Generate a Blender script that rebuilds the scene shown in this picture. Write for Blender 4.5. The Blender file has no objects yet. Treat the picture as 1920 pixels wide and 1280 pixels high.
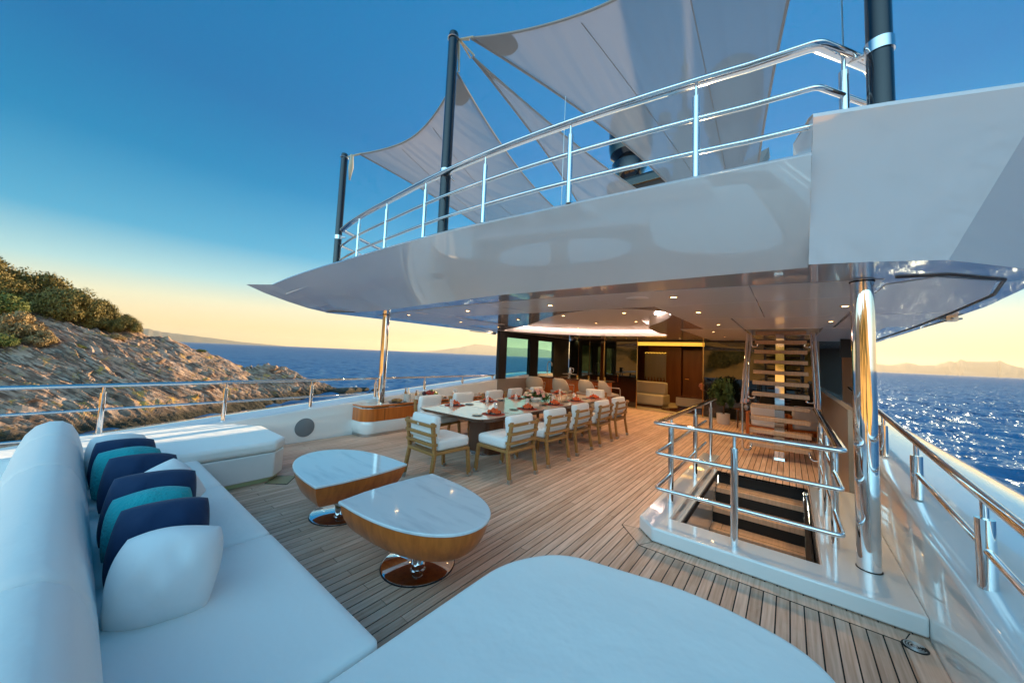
import bpy, bmesh, math, random
import numpy as np
from mathutils import Vector, Matrix
from mathutils.geometry import tessellate_polygon
random.seed(7); rng = np.random.default_rng(7)
R = math.radians
S = bpy.context.scene
COL = S.collection
# ------------------------------------------------------------------ camera
cd = bpy.data.cameras.new('camera'); cam = bpy.data.objects.new('camera', cd); COL.objects.link(cam); S.camera = cam
cd.sensor_fit = 'HORIZONTAL'; cd.sensor_width = 36.0; cd.lens = 12.2376; cd.shift_y = -18/1920
cd.clip_start = 0.02; cd.clip_end = 60000
_right = Vector((0.78312, 0.62040, 0.04274)); _down = Vector((-0.00905, 0.08009, -0.99675)); _fwd = Vector((-0.62180, 0.78019, 0.06834))
_m = Matrix((_right, -_down, -_fwd)).transposed().to_4x4(); _m.translation = (0, 0, 1.7); cam.matrix_world = _m
# ------------------------------------------------------------------ sky, sun, exposure
RAYLEIGH = (.45, 1.0)        # towards the sun, away from the sun
SUN_EL, SUN_AZ = 9.0, -10.0            # degrees; azimuth measured from the bow (+y) towards starboard (+x)
W = bpy.data.worlds.new('World'); S.world = W; W.use_nodes = True
nt = W.node_tree; nt.nodes.clear()
out = nt.nodes.new('ShaderNodeOutputWorld'); bg = nt.nodes.new('ShaderNodeBackground'); sky = nt.nodes.new('ShaderNodeTexSky')
sky.sky_type = 'NISHITA'; sky.sun_disc = False; sky.sun_elevation = R(SUN_EL); sky.sun_rotation = R(SUN_AZ)
sky.air_density = 1.0; sky.dust_density = 0.6; sky.ozone_density = 3.0
tc = nt.nodes.new('ShaderNodeTexCoord'); sp = nt.nodes.new('ShaderNodeSeparateXYZ'); nt.links.new(tc.outputs['Generated'], sp.inputs[0])
ramp = nt.nodes.new('ShaderNodeValToRGB'); nt.links.new(sp.outputs['Z'], ramp.inputs[0])
cr = ramp.color_ramp; cr.elements[0].position = 0.0; cr.elements[0].color = (.44, .31, .15, 1)
cr.elements[1].position = 1.0; cr.elements[1].color = (.0, .067, .165, 1)
for p, c in [(.04, (.42, .315, .165)), (.09, (.36, .345, .235)), (.14, (.18, .29, .295)), (.22, (.03, .165, .255)), (.36, (.0, .094, .195)), (.5, (.0, .066, .165))]:
    e = cr.elements.new(p); e.color = (*c, 1)
def mathn(op, a, b_, clamp=False):
    m_ = nt.nodes.new('ShaderNodeMath'); m_.operation = op; m_.use_clamp = clamp
    for i_, v_ in enumerate((a, b_)):
        if isinstance(v_, (int, float)): m_.inputs[i_].default_value = v_
        else: nt.links.new(v_, m_.inputs[i_])
    return m_.outputs[0]
# single-scattering (Rayleigh) brightening towards the sun: 1 + k cos^2; k raised away from it to light the deck
_el, _az = R(SUN_EL), R(SUN_AZ)
dt_ = nt.nodes.new('ShaderNodeVectorMath'); dt_.operation = 'DOT_PRODUCT'; nt.links.new(tc.outputs['Generated'], dt_.inputs[0]); dt_.inputs[1].default_value = (math.sin(_az)*math.cos(_el), math.cos(_az)*math.cos(_el), math.sin(_el))
cos2 = mathn('MULTIPLY', dt_.outputs['Value'], dt_.outputs['Value']); upw = mathn('MULTIPLY', mathn('SUBTRACT', sp.outputs['Z'], .08), 4.0, True)
lobe = mathn('ADD', RAYLEIGH[0], mathn('MULTIPLY', mathn('LESS_THAN', dt_.outputs['Value'], 0.0), RAYLEIGH[1]-RAYLEIGH[0]))
fac = mathn('ADD', mathn('MULTIPLY', mathn('MULTIPLY', cos2, upw), lobe), 1.0)
tint = nt.nodes.new('ShaderNodeMix'); tint.data_type = 'RGBA'; tint.blend_type = 'MULTIPLY'; tint.inputs[0].default_value = 1.0; tint.inputs[7].default_value = (.03, .03, .03, 1)
nt.links.new(sky.outputs[0], tint.inputs[6])
gain = nt.nodes.new('ShaderNodeVectorMath'); gain.operation = 'SCALE'; nt.links.new(mathn('MULTIPLY', fac, 7.0), gain.inputs['Scale']); nt.links.new(ramp.outputs[0], gain.inputs[0])
mx = nt.nodes.new('ShaderNodeMix'); mx.data_type = 'RGBA'; mx.blend_type = 'ADD'; mx.inputs[0].default_value = 1.0
# unseen sky astern brightened to light the deck (added belt opposite a low sun)
anti = mathn('POWER', mathn('MAXIMUM', mathn('MULTIPLY', dt_.outputs['Value'], -1.0), 0.0), 1.25)
fill_belt = nt.nodes.new('ShaderNodeVectorMath'); fill_belt.operation = 'SCALE'; fill_belt.inputs[0].default_value = (.50, .82, .90); nt.links.new(mathn('MULTIPLY', anti, 7.5), fill_belt.inputs['Scale'])
mx2 = nt.nodes.new('ShaderNodeMix'); mx2.data_type = 'RGBA'; mx2.blend_type = 'ADD'; mx2.inputs[0].default_value = 1.0; nt.links.new(gain.outputs[0], mx2.inputs[6]); nt.links.new(fill_belt.outputs[0], mx2.inputs[7])
nt.links.new(tint.outputs[2], mx.inputs[6]); nt.links.new(mx2.outputs[2], mx.inputs[7])
nt.links.new(mx.outputs[2], bg.inputs[0]); bg.inputs[1].default_value = 0.15; nt.links.new(bg.outputs[0], out.inputs[0])
sl = bpy.data.lights.new('sun', 'SUN'); so = bpy.data.objects.new('sun', sl); COL.objects.link(so)
sl.energy = 4.6; sl.angle = R(0.6); sl.color = (1.0, .70, .38)
sdir = Vector((math.sin(R(SUN_AZ))*math.cos(R(SUN_EL)), math.cos(R(SUN_AZ))*math.cos(R(SUN_EL)), math.sin(R(SUN_EL))))
so.rotation_euler = sdir.to_track_quat('Z', 'Y').to_euler(); so.location = sdir*50
S.view_settings.view_transform = 'Standard'; S.view_settings.look = 'None'; S.view_settings.exposure = 1.3; S.view_settings.gamma = 1.0
S.view_settings.use_curve_mapping = False
S.render.engine = 'CYCLES'; S.cycles.max_bounces = 8; S.cycles.transparent_max_bounces = 12; S.cycles.caustics_reflective = False
# ------------------------------------------------------------------ materials
MATS = {}
def mat(name, col, rough=.5, metal=0., spec=.5, coat=0., cior=1.5, emis=None, estr=0., trans=0., ior=1.45, bump=None, var=None, alpha=1., sheen=0., coords='Object'):
    """bump=(scale,strength,detail[,stretch]); var=(scale, colour2, lo, hi[, stretch]) mixes a second colour by noise"""
    m = bpy.data.materials.new(name); m.use_nodes = True; n = m.node_tree; b = n.nodes['Principled BSDF']
    b.inputs['Base Color'].default_value = (*col, 1); b.inputs['Roughness'].default_value = rough; b.inputs['Metallic'].default_value = metal
    b.inputs['Specular IOR Level'].default_value = spec; b.inputs['Coat Weight'].default_value = coat; b.inputs['Coat Roughness'].default_value = .03; b.inputs['Coat IOR'].default_value = cior
    b.inputs['Transmission Weight'].default_value = trans; b.inputs['IOR'].default_value = ior; b.inputs['Alpha'].default_value = alpha
    b.inputs['Sheen Weight'].default_value = sheen
    if emis: b.inputs['Emission Color'].default_value = (*emis, 1); b.inputs['Emission Strength'].default_value = estr
    def coord(stretch):
        t = n.nodes.new('ShaderNodeTexCoord') if coords != 'World' else n.nodes.new('ShaderNodeNewGeometry')
        o = t.outputs['Object'] if coords != 'World' else t.outputs['Position']
        mp = n.nodes.new('ShaderNodeMapping'); mp.inputs['Scale'].default_value = stretch; n.links.new(o, mp.inputs[0]); return mp.outputs[0]
    if var:
        t = n.nodes.new('ShaderNodeTexNoise'); t.inputs['Scale'].default_value = var[0]; t.inputs['Detail'].default_value = 5
        n.links.new(coord(var[4] if len(var) > 4 else (1, 1, 1)), t.inputs['Vector'])
        r = n.nodes.new('ShaderNodeValToRGB'); r.color_ramp.elements[0].position = var[2]; r.color_ramp.elements[1].position = var[3]
        r.color_ramp.elements[0].color = (*col, 1); r.color_ramp.elements[1].color = (*var[1], 1)
        n.links.new(t.outputs[0], r.inputs[0]); n.links.new(r.outputs[0], b.inputs['Base Color'])
    if bump:
        t = n.nodes.new('ShaderNodeTexNoise'); t.inputs['Scale'].default_value = bump[0]; t.inputs['Detail'].default_value = bump[2]
        n.links.new(coord(bump[3] if len(bump) > 3 else (1, 1, 1)), t.inputs['Vector'])
        bp = n.nodes.new('ShaderNodeBump'); bp.inputs['Strength'].default_value = bump[1]; bp.inputs['Distance'].default_value = .02
        n.links.new(t.outputs[0], bp.inputs['Height']); n.links.new(bp.outputs[0], b.inputs['Normal'])
    MATS[name] = m; return m
GEL = mat('white_gelcoat', (.80, .80, .79), .15, coat=1., cior=1.65, bump=(1.1, .02, 1))
MASTG = mat('mast_backlit_shade', (.16, .17, .19), .4)  # white mast and domes; their backlit shade is put into the grey
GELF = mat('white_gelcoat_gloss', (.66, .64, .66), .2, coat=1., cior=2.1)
CEIL = mat('ceiling_panel', (.80, .79, .80), .25, coat=.25, cior=1.5)
SEAM = mat('panel_seam', (.10, .10, .10), .5)
SEAML = mat('panel_bead', (.75, .72, .70), .3)
CHROME = mat('polished_steel', (.78, .78, .79), .05, metal=1., bump=(5, .008, 2))
STEEL = mat('brushed_steel', (.55, .55, .55), .3, metal=1.)
FAB = mat('white_outdoor_fabric', (.90, .87, .83), .85, sheen=.2, bump=(3.0, 1., 4))
FABC = mat('white_chair_fabric', (.76, .74, .73), .9, sheen=.2, bump=(9, .25, 3))
NAVY = mat('navy_fabric', (.003, .027, .085), .85, sheen=.08, bump=(7, .5, 4))
TEAL = mat('teal_knit_fabric', (.010, .36, .40), .9, sheen=.15, bump=(60, .5, 2))
WPIL = mat('white_pillow_fabric', (.80, .80, .80), .85, sheen=.2, bump=(5, .5, 3))
CAULK = mat('black_caulk', (.008, .008, .010), .7)
TEAKC = mat('teak_chair_wood', (.40, .195, .06), .42, var=(3, (.30, .135, .04), .35, .7, (1, 1, 12)), bump=(40, .08, 3))
VARN = mat('varnished_wood', (.66, .175, .032), .28, coat=.35, var=(2.2, (.44, .10, .018), .35, .75, (9, 9, .6)))
WALN = mat('dark_wood_edge', (.10, .035, .016), .25, coat=.5)
PANELW = mat('wood_wall_panel', (.17, .058, .018), .35, var=(1.4, (.11, .035, .012), .3, .7, (4, 4, .5)))
MARB = mat('white_marble', (.74, .75, .76), .10, coat=.6, var=(2.0, (.50, .52, .56), .52, .85, (1, 5, 1)))
TOPM = mat('cream_glossy_top', (.74, .58, .46), .08, coat=.5, var=(2, (.66, .50, .39), .4, .7))
DGLS = mat('dark_tinted_glass', (.004, .006, .006), .015, spec=.5, coat=1., cior=1.4)
BLACKP = mat('black_paint', (.006, .009, .016), .12, coat=.6)
BLACKM = mat('black_matte', (.010, .010, .010), .6)
GREYS = mat('grey_grille', (.20, .22, .24), .7, bump=(160, .5, 1))
GOLD = mat('gold_trim', (.75, .45, .14), .18, metal=1.)
PEBB = mat('cream_leather', (.62, .52, .36), .5, bump=(12, .15, 2))
SHELL = mat('beige_chair_shell', (.55, .44, .33), .55)
TAUPE = mat('taupe_panel', (.30, .25, .20), .35, coat=.2)
ORNG = mat('orange_linen', (.50, .075, .018), .9, bump=(25, .6, 3))
REDM = mat('red_placemat', (.30, .035, .018), .7, bump=(80, .4, 2))
PLATE = mat('slate_glazed_plate', (.028, .036, .045), .22, coat=.4)
GLASS = mat('clear_glass', (.9, .92, .92), .03, spec=.8, alpha=.22)
TREADM = mat('pale_teak_tread', (.66, .43, .29), .5, var=(3, (.54, .34, .22), .35, .7, (12, 1, 1)))
CERA = mat('white_ceramic', (.68, .64, .60), .35)
GREENL = mat('leaf_green', (.05, .11, .02), .6)
PINK = mat('rose_petals', (.72, .34, .28), .7)
CREAM = mat('cream_petals', (.75, .56, .36), .7)
JUICE = mat('orange_juice', (.75, .28, .02), .2)
FRED = mat('red_fruit', (.35, .03, .01), .3); FPUR = mat('dark_grapes', (.045, .012, .03), .3); FGRN = mat('green_fruit', (.18, .24, .03), .35)
BREAD = mat('bread_crust', (.34, .16, .05), .7)
PLINTH = mat('green_glow_plinth', (.52, .62, .34), .35, coat=.3)  # green underlight glow put into the plinth's base colour
LAMP = mat('lamp_glow', (1, .8, .5), .5, emis=(1, .62, .25), estr=9)
COVE = mat('cove_led', (1, .8, .7), .5, emis=(1, .70, .58), estr=7)
GOLDL = mat('gold_led', (1, .7, .2), .5, emis=(1, .52, .06), estr=.8)
CARPET = mat('cream_carpet', (.50, .40, .26), .95, bump=(60, .5, 2))
CRYST = mat('crystal_strands', (.65, .62, .55), .15, metal=.6)
ROPE = mat('cream_webbing', (.55, .48, .36), .8)
TRUNK = mat('bark', (.10, .06, .035), .9, bump=(20, .6, 3))
SPRAY = mat('white_spray', (.85, .87, .9), .9)
# teak deck: grain runs fore and aft, every plank has its own tint
def deck_mat():
    m = bpy.data.materials.new('teak_deck'); m.use_nodes = True; n = m.node_tree; b = n.nodes['Principled BSDF']; L = n.links.new
    g = n.nodes.new('ShaderNodeNewGeometry'); oi = n.nodes.new('ShaderNodeObjectInfo')
    mp = n.nodes.new('ShaderNodeMapping'); mp.inputs['Scale'].default_value = (55, 2.2, 8); L(g.outputs['Position'], mp.inputs[0])
    t = n.nodes.new('ShaderNodeTexNoise'); t.inputs['Scale'].default_value = 1; t.inputs['Detail'].default_value = 6; L(mp.outputs[0], t.inputs['Vector'])
    r = n.nodes.new('ShaderNodeValToRGB'); r.color_ramp.elements[0].position = .3; r.color_ramp.elements[1].position = .72
    r.color_ramp.elements[0].color = (.53, .325, .225, 1); r.color_ramp.elements[1].color = (.80, .575, .455, 1); L(t.outputs[0], r.inputs[0])
    r2 = n.nodes.new('ShaderNodeValToRGB'); r2.color_ramp.elements[0].color = (.82, .76, .70, 1); r2.color_ramp.elements[1].color = (1.12, 1.1, 1.08, 1); L(oi.outputs['Random'], r2.inputs[0])
    mm = n.nodes.new('ShaderNodeMix'); mm.data_type = 'RGBA'; mm.blend_type = 'MULTIPLY'; mm.inputs[0].default_value = 1; L(r.outputs[0], mm.inputs[6]); L(r2.outputs[0], mm.inputs[7])
    t2 = n.nodes.new('ShaderNodeTexNoise'); t2.inputs['Scale'].default_value = 1.6; t2.inputs['Detail'].default_value = 6; t2.inputs['Roughness'].default_value = .65
    mp2 = n.nodes.new('ShaderNodeMapping'); mp2.inputs['Scale'].default_value = (1.6, .8, 1); L(g.outputs['Position'], mp2.inputs[0]); L(mp2.outputs[0], t2.inputs['Vector'])
    r3 = n.nodes.new('ShaderNodeValToRGB'); r3.color_ramp.elements[0].position = .52; r3.color_ramp.elements[1].position = .74; L(t2.outputs[0], r3.inputs[0])
    m3 = n.nodes.new('ShaderNodeMix'); m3.data_type = 'RGBA'; L(mm.outputs[2], m3.inputs[6]); m3.inputs[7].default_value = (.84, .66, .52, 1)
    mth = n.nodes.new('ShaderNodeMath'); mth.operation = 'MULTIPLY'; mth.inputs[1].default_value = .55; L(r3.outputs[0], mth.inputs[0]); L(mth.outputs[0], m3.inputs[0])
    L(m3.outputs[2], b.inputs['Base Color'])
    b.inputs['Roughness'].default_value = .55
    bp = n.nodes.new('ShaderNodeBump'); bp.inputs['Strength'].default_value = .15; bp.inputs['Distance'].default_value = .004; L(t.outputs[0], bp.inputs['Height']); L(bp.outputs[0], b.inputs['Normal'])
    return m
TEAK = deck_mat()
def sail_mat():
    m = bpy.data.materials.new('grey_shade_mesh'); m.use_nodes = True; n = m.node_tree; n.nodes.clear(); L = n.links.new
    o = n.nodes.new('ShaderNodeOutputMaterial'); d = n.nodes.new('ShaderNodeBsdfDiffuse'); tl = n.nodes.new('ShaderNodeBsdfTranslucent'); tr = n.nodes.new('ShaderNodeBsdfTransparent')
    d.inputs[0].default_value = (.50, .49, .50, 1); tl.inputs[0].default_value = (.36, .35, .36, 1)
    t = n.nodes.new('ShaderNodeTexNoise'); t.inputs['Scale'].default_value = 1.6; t.inputs['Detail'].default_value = 1; tcn = n.nodes.new('ShaderNodeTexCoord')
    mp = n.nodes.new('ShaderNodeMapping'); mp.inputs['Scale'].default_value = (2.4, .16, 1); L(tcn.outputs['Object'], mp.inputs[0]); L(mp.outputs[0], t.inputs['Vector'])
    bp = n.nodes.new('ShaderNodeBump'); bp.inputs['Strength'].default_value = .6; bp.inputs['Distance'].default_value = .2; L(t.outputs[0], bp.inputs['Height']); L(bp.outputs[0], d.inputs['Normal']); L(bp.outputs[0], tl.inputs['Normal'])
    m1 = n.nodes.new('ShaderNodeMixShader'); m1.inputs[0].default_value = .5; L(d.outputs[0], m1.inputs[1]); L(tl.outputs[0], m1.inputs[2])
    m2 = n.nodes.new('ShaderNodeMixShader'); m2.inputs[0].default_value = .2; L(m1.outputs[0], m2.inputs[1]); L(tr.outputs[0], m2.inputs[2]); L(m2.outputs[0], o.inputs[0]); return m
SAIL = sail_mat()
SAILD = mat('sail_reinforced_hem', (.34, .32, .31), .8)
def sea_mat():
    m = bpy.data.materials.new('sea_water'); m.use_nodes = True; n = m.node_tree; n.nodes.clear(); L = n.links.new
    o = n.nodes.new('ShaderNodeOutputMaterial'); d = n.nodes.new('ShaderNodeBsdfDiffuse'); gl = n.nodes.new('ShaderNodeBsdfGlossy'); mxs = n.nodes.new('ShaderNodeMixShader')
    gl.inputs[0].default_value = (.66, .84, 1, 1); gl.inputs['Roughness'].default_value = .38
    g = n.nodes.new('ShaderNodeNewGeometry'); prev = None; hs = []
    for sc, st, dist, det in [(.22, 1., 1.8, 4), (.8, 1., .8, 4), (3., .9, .16, 4)]:
        mp = n.nodes.new('ShaderNodeMapping'); mp.inputs['Rotation'].default_value = (0, 0, R(25)); mp.inputs['Scale'].default_value = (1, .5, 1); L(g.outputs['Position'], mp.inputs[0])
        t = n.nodes.new('ShaderNodeTexNoise'); t.inputs['Scale'].default_value = sc; t.inputs['Detail'].default_value = det; L(mp.outputs[0], t.inputs['Vector']); hs.append(t)
        bp = n.nodes.new('ShaderNodeBump'); bp.inputs['Strength'].default_value = st; bp.inputs['Distance'].default_value = dist; L(t.outputs[0], bp.inputs['Height'])
        if prev: L(prev.outputs[0], bp.inputs['Normal'])
        prev = bp
    L(prev.outputs[0], gl.inputs['Normal']); L(prev.outputs[0], d.inputs['Normal'])
    fr = n.nodes.new('ShaderNodeFresnel'); fr.inputs[0].default_value = 1.33; L(prev.outputs[0], fr.inputs['Normal'])
    cl = n.nodes.new('ShaderNodeMapRange'); cl.inputs[1].default_value = 0.; cl.inputs[2].default_value = 1.; cl.inputs[3].default_value = .02; cl.inputs[4].default_value = .5; L(fr.outputs[0], cl.inputs[0])
    # wave facets: part of the chop mirrors the bright low sky, part shows the dark water
    def chop(sc, lo, hi, a, b_):
        mp = n.nodes.new('ShaderNodeMapping'); mp.inputs['Rotation'].default_value = (0, 0, R(35)); mp.inputs['Scale'].default_value = (1, .32, 1); L(g.outputs['Position'], mp.inputs[0])
        t = n.nodes.new('ShaderNodeTexNoise'); t.inputs['Scale'].default_value = sc; t.inputs['Detail'].default_value = 6; t.inputs['Roughness'].default_value = .68; L(mp.outputs[0], t.inputs['Vector'])
        q = n.nodes.new('ShaderNodeMapRange'); q.inputs[1].default_value = lo; q.inputs[2].default_value = hi; q.inputs[3].default_value = a; q.inputs[4].default_value = b_; L(t.outputs[0], q.inputs[0]); return q.outputs[0]
    mu = n.nodes.new('ShaderNodeMath'); mu.operation = 'MULTIPLY'; mu.use_clamp = True; L(cl.outputs[0], mu.inputs[0]); L(chop(.5, .36, .66, .12, 1.9), mu.inputs[1]); mn = n.nodes.new('ShaderNodeMath'); mn.operation = 'MINIMUM'; mn.inputs[1].default_value = .34; L(mu.outputs[0], mn.inputs[0])
    foam = n.nodes.new('ShaderNodeMix'); foam.data_type = 'RGBA'; L(chop(.16, .735, .80, 0, 1), foam.inputs[0]); foam.inputs[6].default_value = (.008, .078, .19, 1); foam.inputs[7].default_value = (.7, .75, .8, 1); L(foam.outputs[2], d.inputs[0])
    L(mn.outputs[0], mxs.inputs[0]); L(d.outputs[0], mxs.inputs[1]); L(gl.outputs[0], mxs.inputs[2]); L(mxs.outputs[0], o.inputs[0]); return m
SEA = sea_mat()
def rock_mat():
    m = bpy.data.materials.new('coastal_rock'); m.use_nodes = True; n = m.node_tree; b = n.nodes['Principled BSDF']; L = n.links.new
    g = n.nodes.new('ShaderNodeNewGeometry')
    def noise(sc, det, stretch=(1, 1, 1), ro=.55):
        rt = n.nodes.new('ShaderNodeMapping'); rt.inputs['Rotation'].default_value = (R(32), 0, R(8)); L(g.outputs['Position'], rt.inputs[0])
        mp = n.nodes.new('ShaderNodeMapping'); mp.inputs['Scale'].default_value = stretch; L(rt.outputs[0], mp.inputs[0])
        t = n.nodes.new('ShaderNodeTexNoise'); t.inputs['Scale'].default_value = sc; t.inputs['Detail'].default_value = det; t.inputs['Roughness'].default_value = ro; L(mp.outputs[0], t.inputs['Vector']); return t.outputs[0]
    def rampn(src, p0, c0, p1, c1):
        r = n.nodes.new('ShaderNodeValToRGB'); r.color_ramp.elements[0].position = p0; r.color_ramp.elements[1].position = p1
        r.color_ramp.elements[0].color = (*c0, 1); r.color_ramp.elements[1].color = (*c1, 1); L(src, r.inputs[0]); return r.outputs[0]
    def mixc(f, a, c):
        x = n.nodes.new('ShaderNodeMix'); x.data_type = 'RGBA'; L(f, x.inputs[0]); L(a, x.inputs[6]); 
        if isinstance(c, tuple): x.inputs[7].default_value = (*c, 1)
        else: L(c, x.inputs[7])
        return x.outputs[2]
    base = rampn(noise(.55, 8, (1, 1, 2.2), .65), .32, (.30, .185, .12), .68, (.64, .47, .36))
    strata = rampn(noise(2.2, 6, (.35, .5, 3.5)), .45, (0, 0, 0), .55, (1, 1, 1))
    base = mixc(strata, rampn(noise(1.1, 5), .3, (.11, .066, .044), .7, (.30, .19, .135)), base)
    lich = rampn(noise(.8, 7, (1, 1, 1), .7), .56, (0, 0, 0), .66, (1, 1, 1))
    base = mixc(lich, base, (.60, .36, .08))
    sx = n.nodes.new('ShaderNodeSeparateXYZ'); L(g.outputs['Position'], sx.inputs[0])
    wet = n.nodes.new('ShaderNodeMapRange'); wet.inputs[1].default_value = -3.6; wet.inputs[2].default_value = -4.5; L(sx.outputs[2], wet.inputs[0])
    base = mixc(wet.outputs[0], base, (.028, .024, .012))
    L(base, b.inputs['Base Color']); b.inputs['Roughness'].default_value = .9
    bp = n.nodes.new('ShaderNodeBump'); bp.inputs['Strength'].default_value = .9; bp.inputs['Distance'].default_value = .25; L(noise(1.6, 10, (.6, .7, 2.2), .7), bp.inputs['Height']); L(bp.outputs[0], b.inputs['Normal'])
    return m
ROCK = rock_mat()
def leaf_mat(name, c1, c2):
    m = bpy.data.materials.new(name); m.use_nodes = True; n = m.node_tree; b = n.nodes['Principled BSDF']; L = n.links.new
    g = n.nodes.new('ShaderNodeNewGeometry'); r = n.nodes.new('ShaderNodeValToRGB'); r.color_ramp.elements[0].color = (*c1, 1); r.color_ramp.elements[1].color = (*c2, 1)
    L(g.outputs['Random Per Island'], r.inputs[0]); L(r.outputs[0], b.inputs['Base Color']); b.inputs['Roughness'].default_value = .7
    return m
PINE = leaf_mat('pine_foliage', (.09, .075, .012), (.27, .20, .035)); PINEG = leaf_mat('green_foliage', (.08, .11, .015), (.20, .22, .04)); DRY = leaf_mat('dry_brush', (.24, .16, .07), (.46, .32, .13)); FICUS = leaf_mat('ficus_leaves', (.02, .05, .012), (.05, .10, .02))
DRYH = mat('dry_grass_hillside', (.70, .40, .12), .95, var=(.12, (.12, .10, .03), .50, .58), bump=(1.2, .8, 5), coords='World')
HILL = mat('distant_hill', (.16, .13, .10), .95, var=(.004, (.22, .19, .15), .4, .7), coords='World')
# ------------------------------------------------------------------ mesh helpers
def link(name, me, m=None, parent=None, smooth=False, loc=None, rotz=0):
    o = bpy.data.objects.new(name, me); COL.objects.link(o)
    if m is not None and not me.materials: me.materials.append(m)
    if smooth:
        me.polygons.foreach_set('use_smooth', [True]*len(me.polygons))
    if parent: o.parent = parent
    if loc is not None: o.location = loc
    if rotz: o.rotation_euler.z = rotz
    return o
def tag(o, label=None, cat=None, group=None, kind=None):
    if label: o['label'] = label
    if cat: o['category'] = cat
    if group: o['group'] = group
    if kind: o['kind'] = kind
    return o
def thing(name, label, cat, loc=(0, 0, 0), rotz=0, group=None):
    o = bpy.data.objects.new(name, None); COL.objects.link(o); o.location = loc; o.rotation_euler.z = rotz; o.empty_display_size = .1
    return tag(o, label, cat, group)
def copy_tree(o, parent=None):
    c = o.copy(); COL.objects.link(c); c.parent = parent
    for ch in list(o.children): copy_tree(ch, c)
    return c
class B:
    def __init__(s): s.v = []; s.f = []
    def add(s, vs, fs):
        k = len(s.v); s.v += [tuple(v) for v in vs]; s.f += [tuple(i+k for i in f) for f in fs]; return s
    def box(s, x0, x1, y0, y1, z0, z1, M=None):
        vs = [Vector((x, y, z)) for z in (z0, z1) for y in (y0, y1) for x in (x0, x1)]
        if M: vs = [M @ v for v in vs]
        return s.add(vs, [(0, 2, 3, 1), (4, 5, 7, 6), (0, 1, 5, 4), (2, 6, 7, 3), (0, 4, 6, 2), (1, 3, 7, 5)])
    def tube(s, pts, r, seg=10, cap=True, closed=False):
        pts = [Vector(p) for p in pts]; n = len(pts); rs = r if isinstance(r, (list, tuple)) else [r]*n
        rings = []; up = None
        for i, p in enumerate(pts):
            a = pts[i-1] if (i or closed) else pts[i]; c = pts[(i+1) % n] if (i < n-1 or closed) else pts[i]
            d = (c-a).normalized()
            if up is None: up = Vector((0, 0, 1)) if abs(d.z) < .9 else Vector((1, 0, 0))
            x = up.cross(d); x = x.normalized() if x.length > 1e-6 else Vector((1, 0, 0)); y = d.cross(x).normalized(); up = y
            if i == 0 and abs(d.z) < .9: up = y
            rings.append([p + (x*math.cos(2*math.pi*k/seg)+y*math.sin(2*math.pi*k/seg))*rs[i] for k in range(seg)])
        vs = [v for ring in rings for v in ring]; fs = []
        for i in range(n-1 + (1 if closed else 0)):
            j = (i+1) % n
            for k in range(seg): fs.append((i*seg+k, i*seg+(k+1) % seg, j*seg+(k+1) % seg, j*seg+k))
        if cap and not closed: fs += [tuple(range(seg))[::-1], tuple((n-1)*seg+k for k in range(seg))]
        return s.add(vs, fs)
    def lathe(s, prof, c=(0, 0, 0), seg=24):
        vs = []; fs = []; n = len(prof)
        for r, z in prof:
            vs += [(c[0]+r*math.cos(2*math.pi*k/seg), c[1]+r*math.sin(2*math.pi*k/seg), c[2]+z) for k in range(seg)]
        for i in range(n-1):
            for k in range(seg): fs.append((i*seg+k, i*seg+(k+1) % seg, (i+1)*seg+(k+1) % seg, (i+1)*seg+k))
        fs += [tuple(range(seg))[::-1], tuple((n-1)*seg+k for k in range(seg))]
        return s.add(vs, fs)
    def prism(s, poly, z0, z1, scale0=1., c=None):
        n = len(poly); c = c or (sum(p[0] for p in poly)/n, sum(p[1] for p in poly)/n)
        vs = [(c[0]+(x-c[0])*scale0, c[1]+(y-c[1])*scale0, z0) for x, y in poly] + [(x, y, z1) for x, y in poly]
        return s.add(vs, [tuple(range(n))[::-1], tuple(range(n, 2*n))] + [(i, (i+1) % n, n+(i+1) % n, n+i) for i in range(n)])
    def loft(s, rows, close=False):
        n = len(rows[0]); vs = [p for r in rows for p in r]
        return s.add(vs, [(i*n+k, i*n+(k+1) % n, (i+1)*n+(k+1) % n, (i+1)*n+k) for i in range(len(rows)-1) for k in range(n if close else n-1)])
    def build(s, name, m, parent=None, smooth=False, bevel=0, bseg=2, fix=True, auto=None):
        me = bpy.data.meshes.new(name); me.from_pydata(s.v, [], s.f)
        if fix:
            bm = bmesh.new(); bm.from_mesh(me); bmesh.ops.recalc_face_normals(bm, faces=bm.faces); bm.to_mesh(me); bm.free()
        me.update(); o = link(name, me, m, parent, smooth)
        if bevel:
            md = o.modifiers.new('bevel', 'BEVEL'); md.width = bevel; md.segments = bseg; md.limit_method = 'ANGLE'; md.angle_limit = R(35); md.harden_normals = False
            if not smooth: me.polygons.foreach_set('use_smooth', [True]*len(me.polygons))
        if auto or bevel:
            set_sharp(me, 35)
        return o
def set_sharp(me, ang):
    bm = bmesh.new(); bm.from_mesh(me)
    for e in bm.edges:
        e.smooth = not (len(e.link_faces) == 2 and e.calc_face_angle(0) > R(ang))
    bm.to_mesh(me); bm.free()
def box(name, m, x0, x1, y0, y1, z0, z1, parent=None, bevel=0, bseg=2): return B().box(x0, x1, y0, y1, z0, z1).build(name, m, parent, bevel=bevel, bseg=bseg)
def tube(name, m, pts, r, parent=None, seg=12): 
    o = B().tube(pts, r, seg).build(name, m, parent, smooth=True, auto=True); return o
def lathe(name, m, prof, c=(0, 0, 0), parent=None, seg=24): return B().lathe(prof, c, seg).build(name, m, parent, smooth=True, auto=True)
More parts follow.
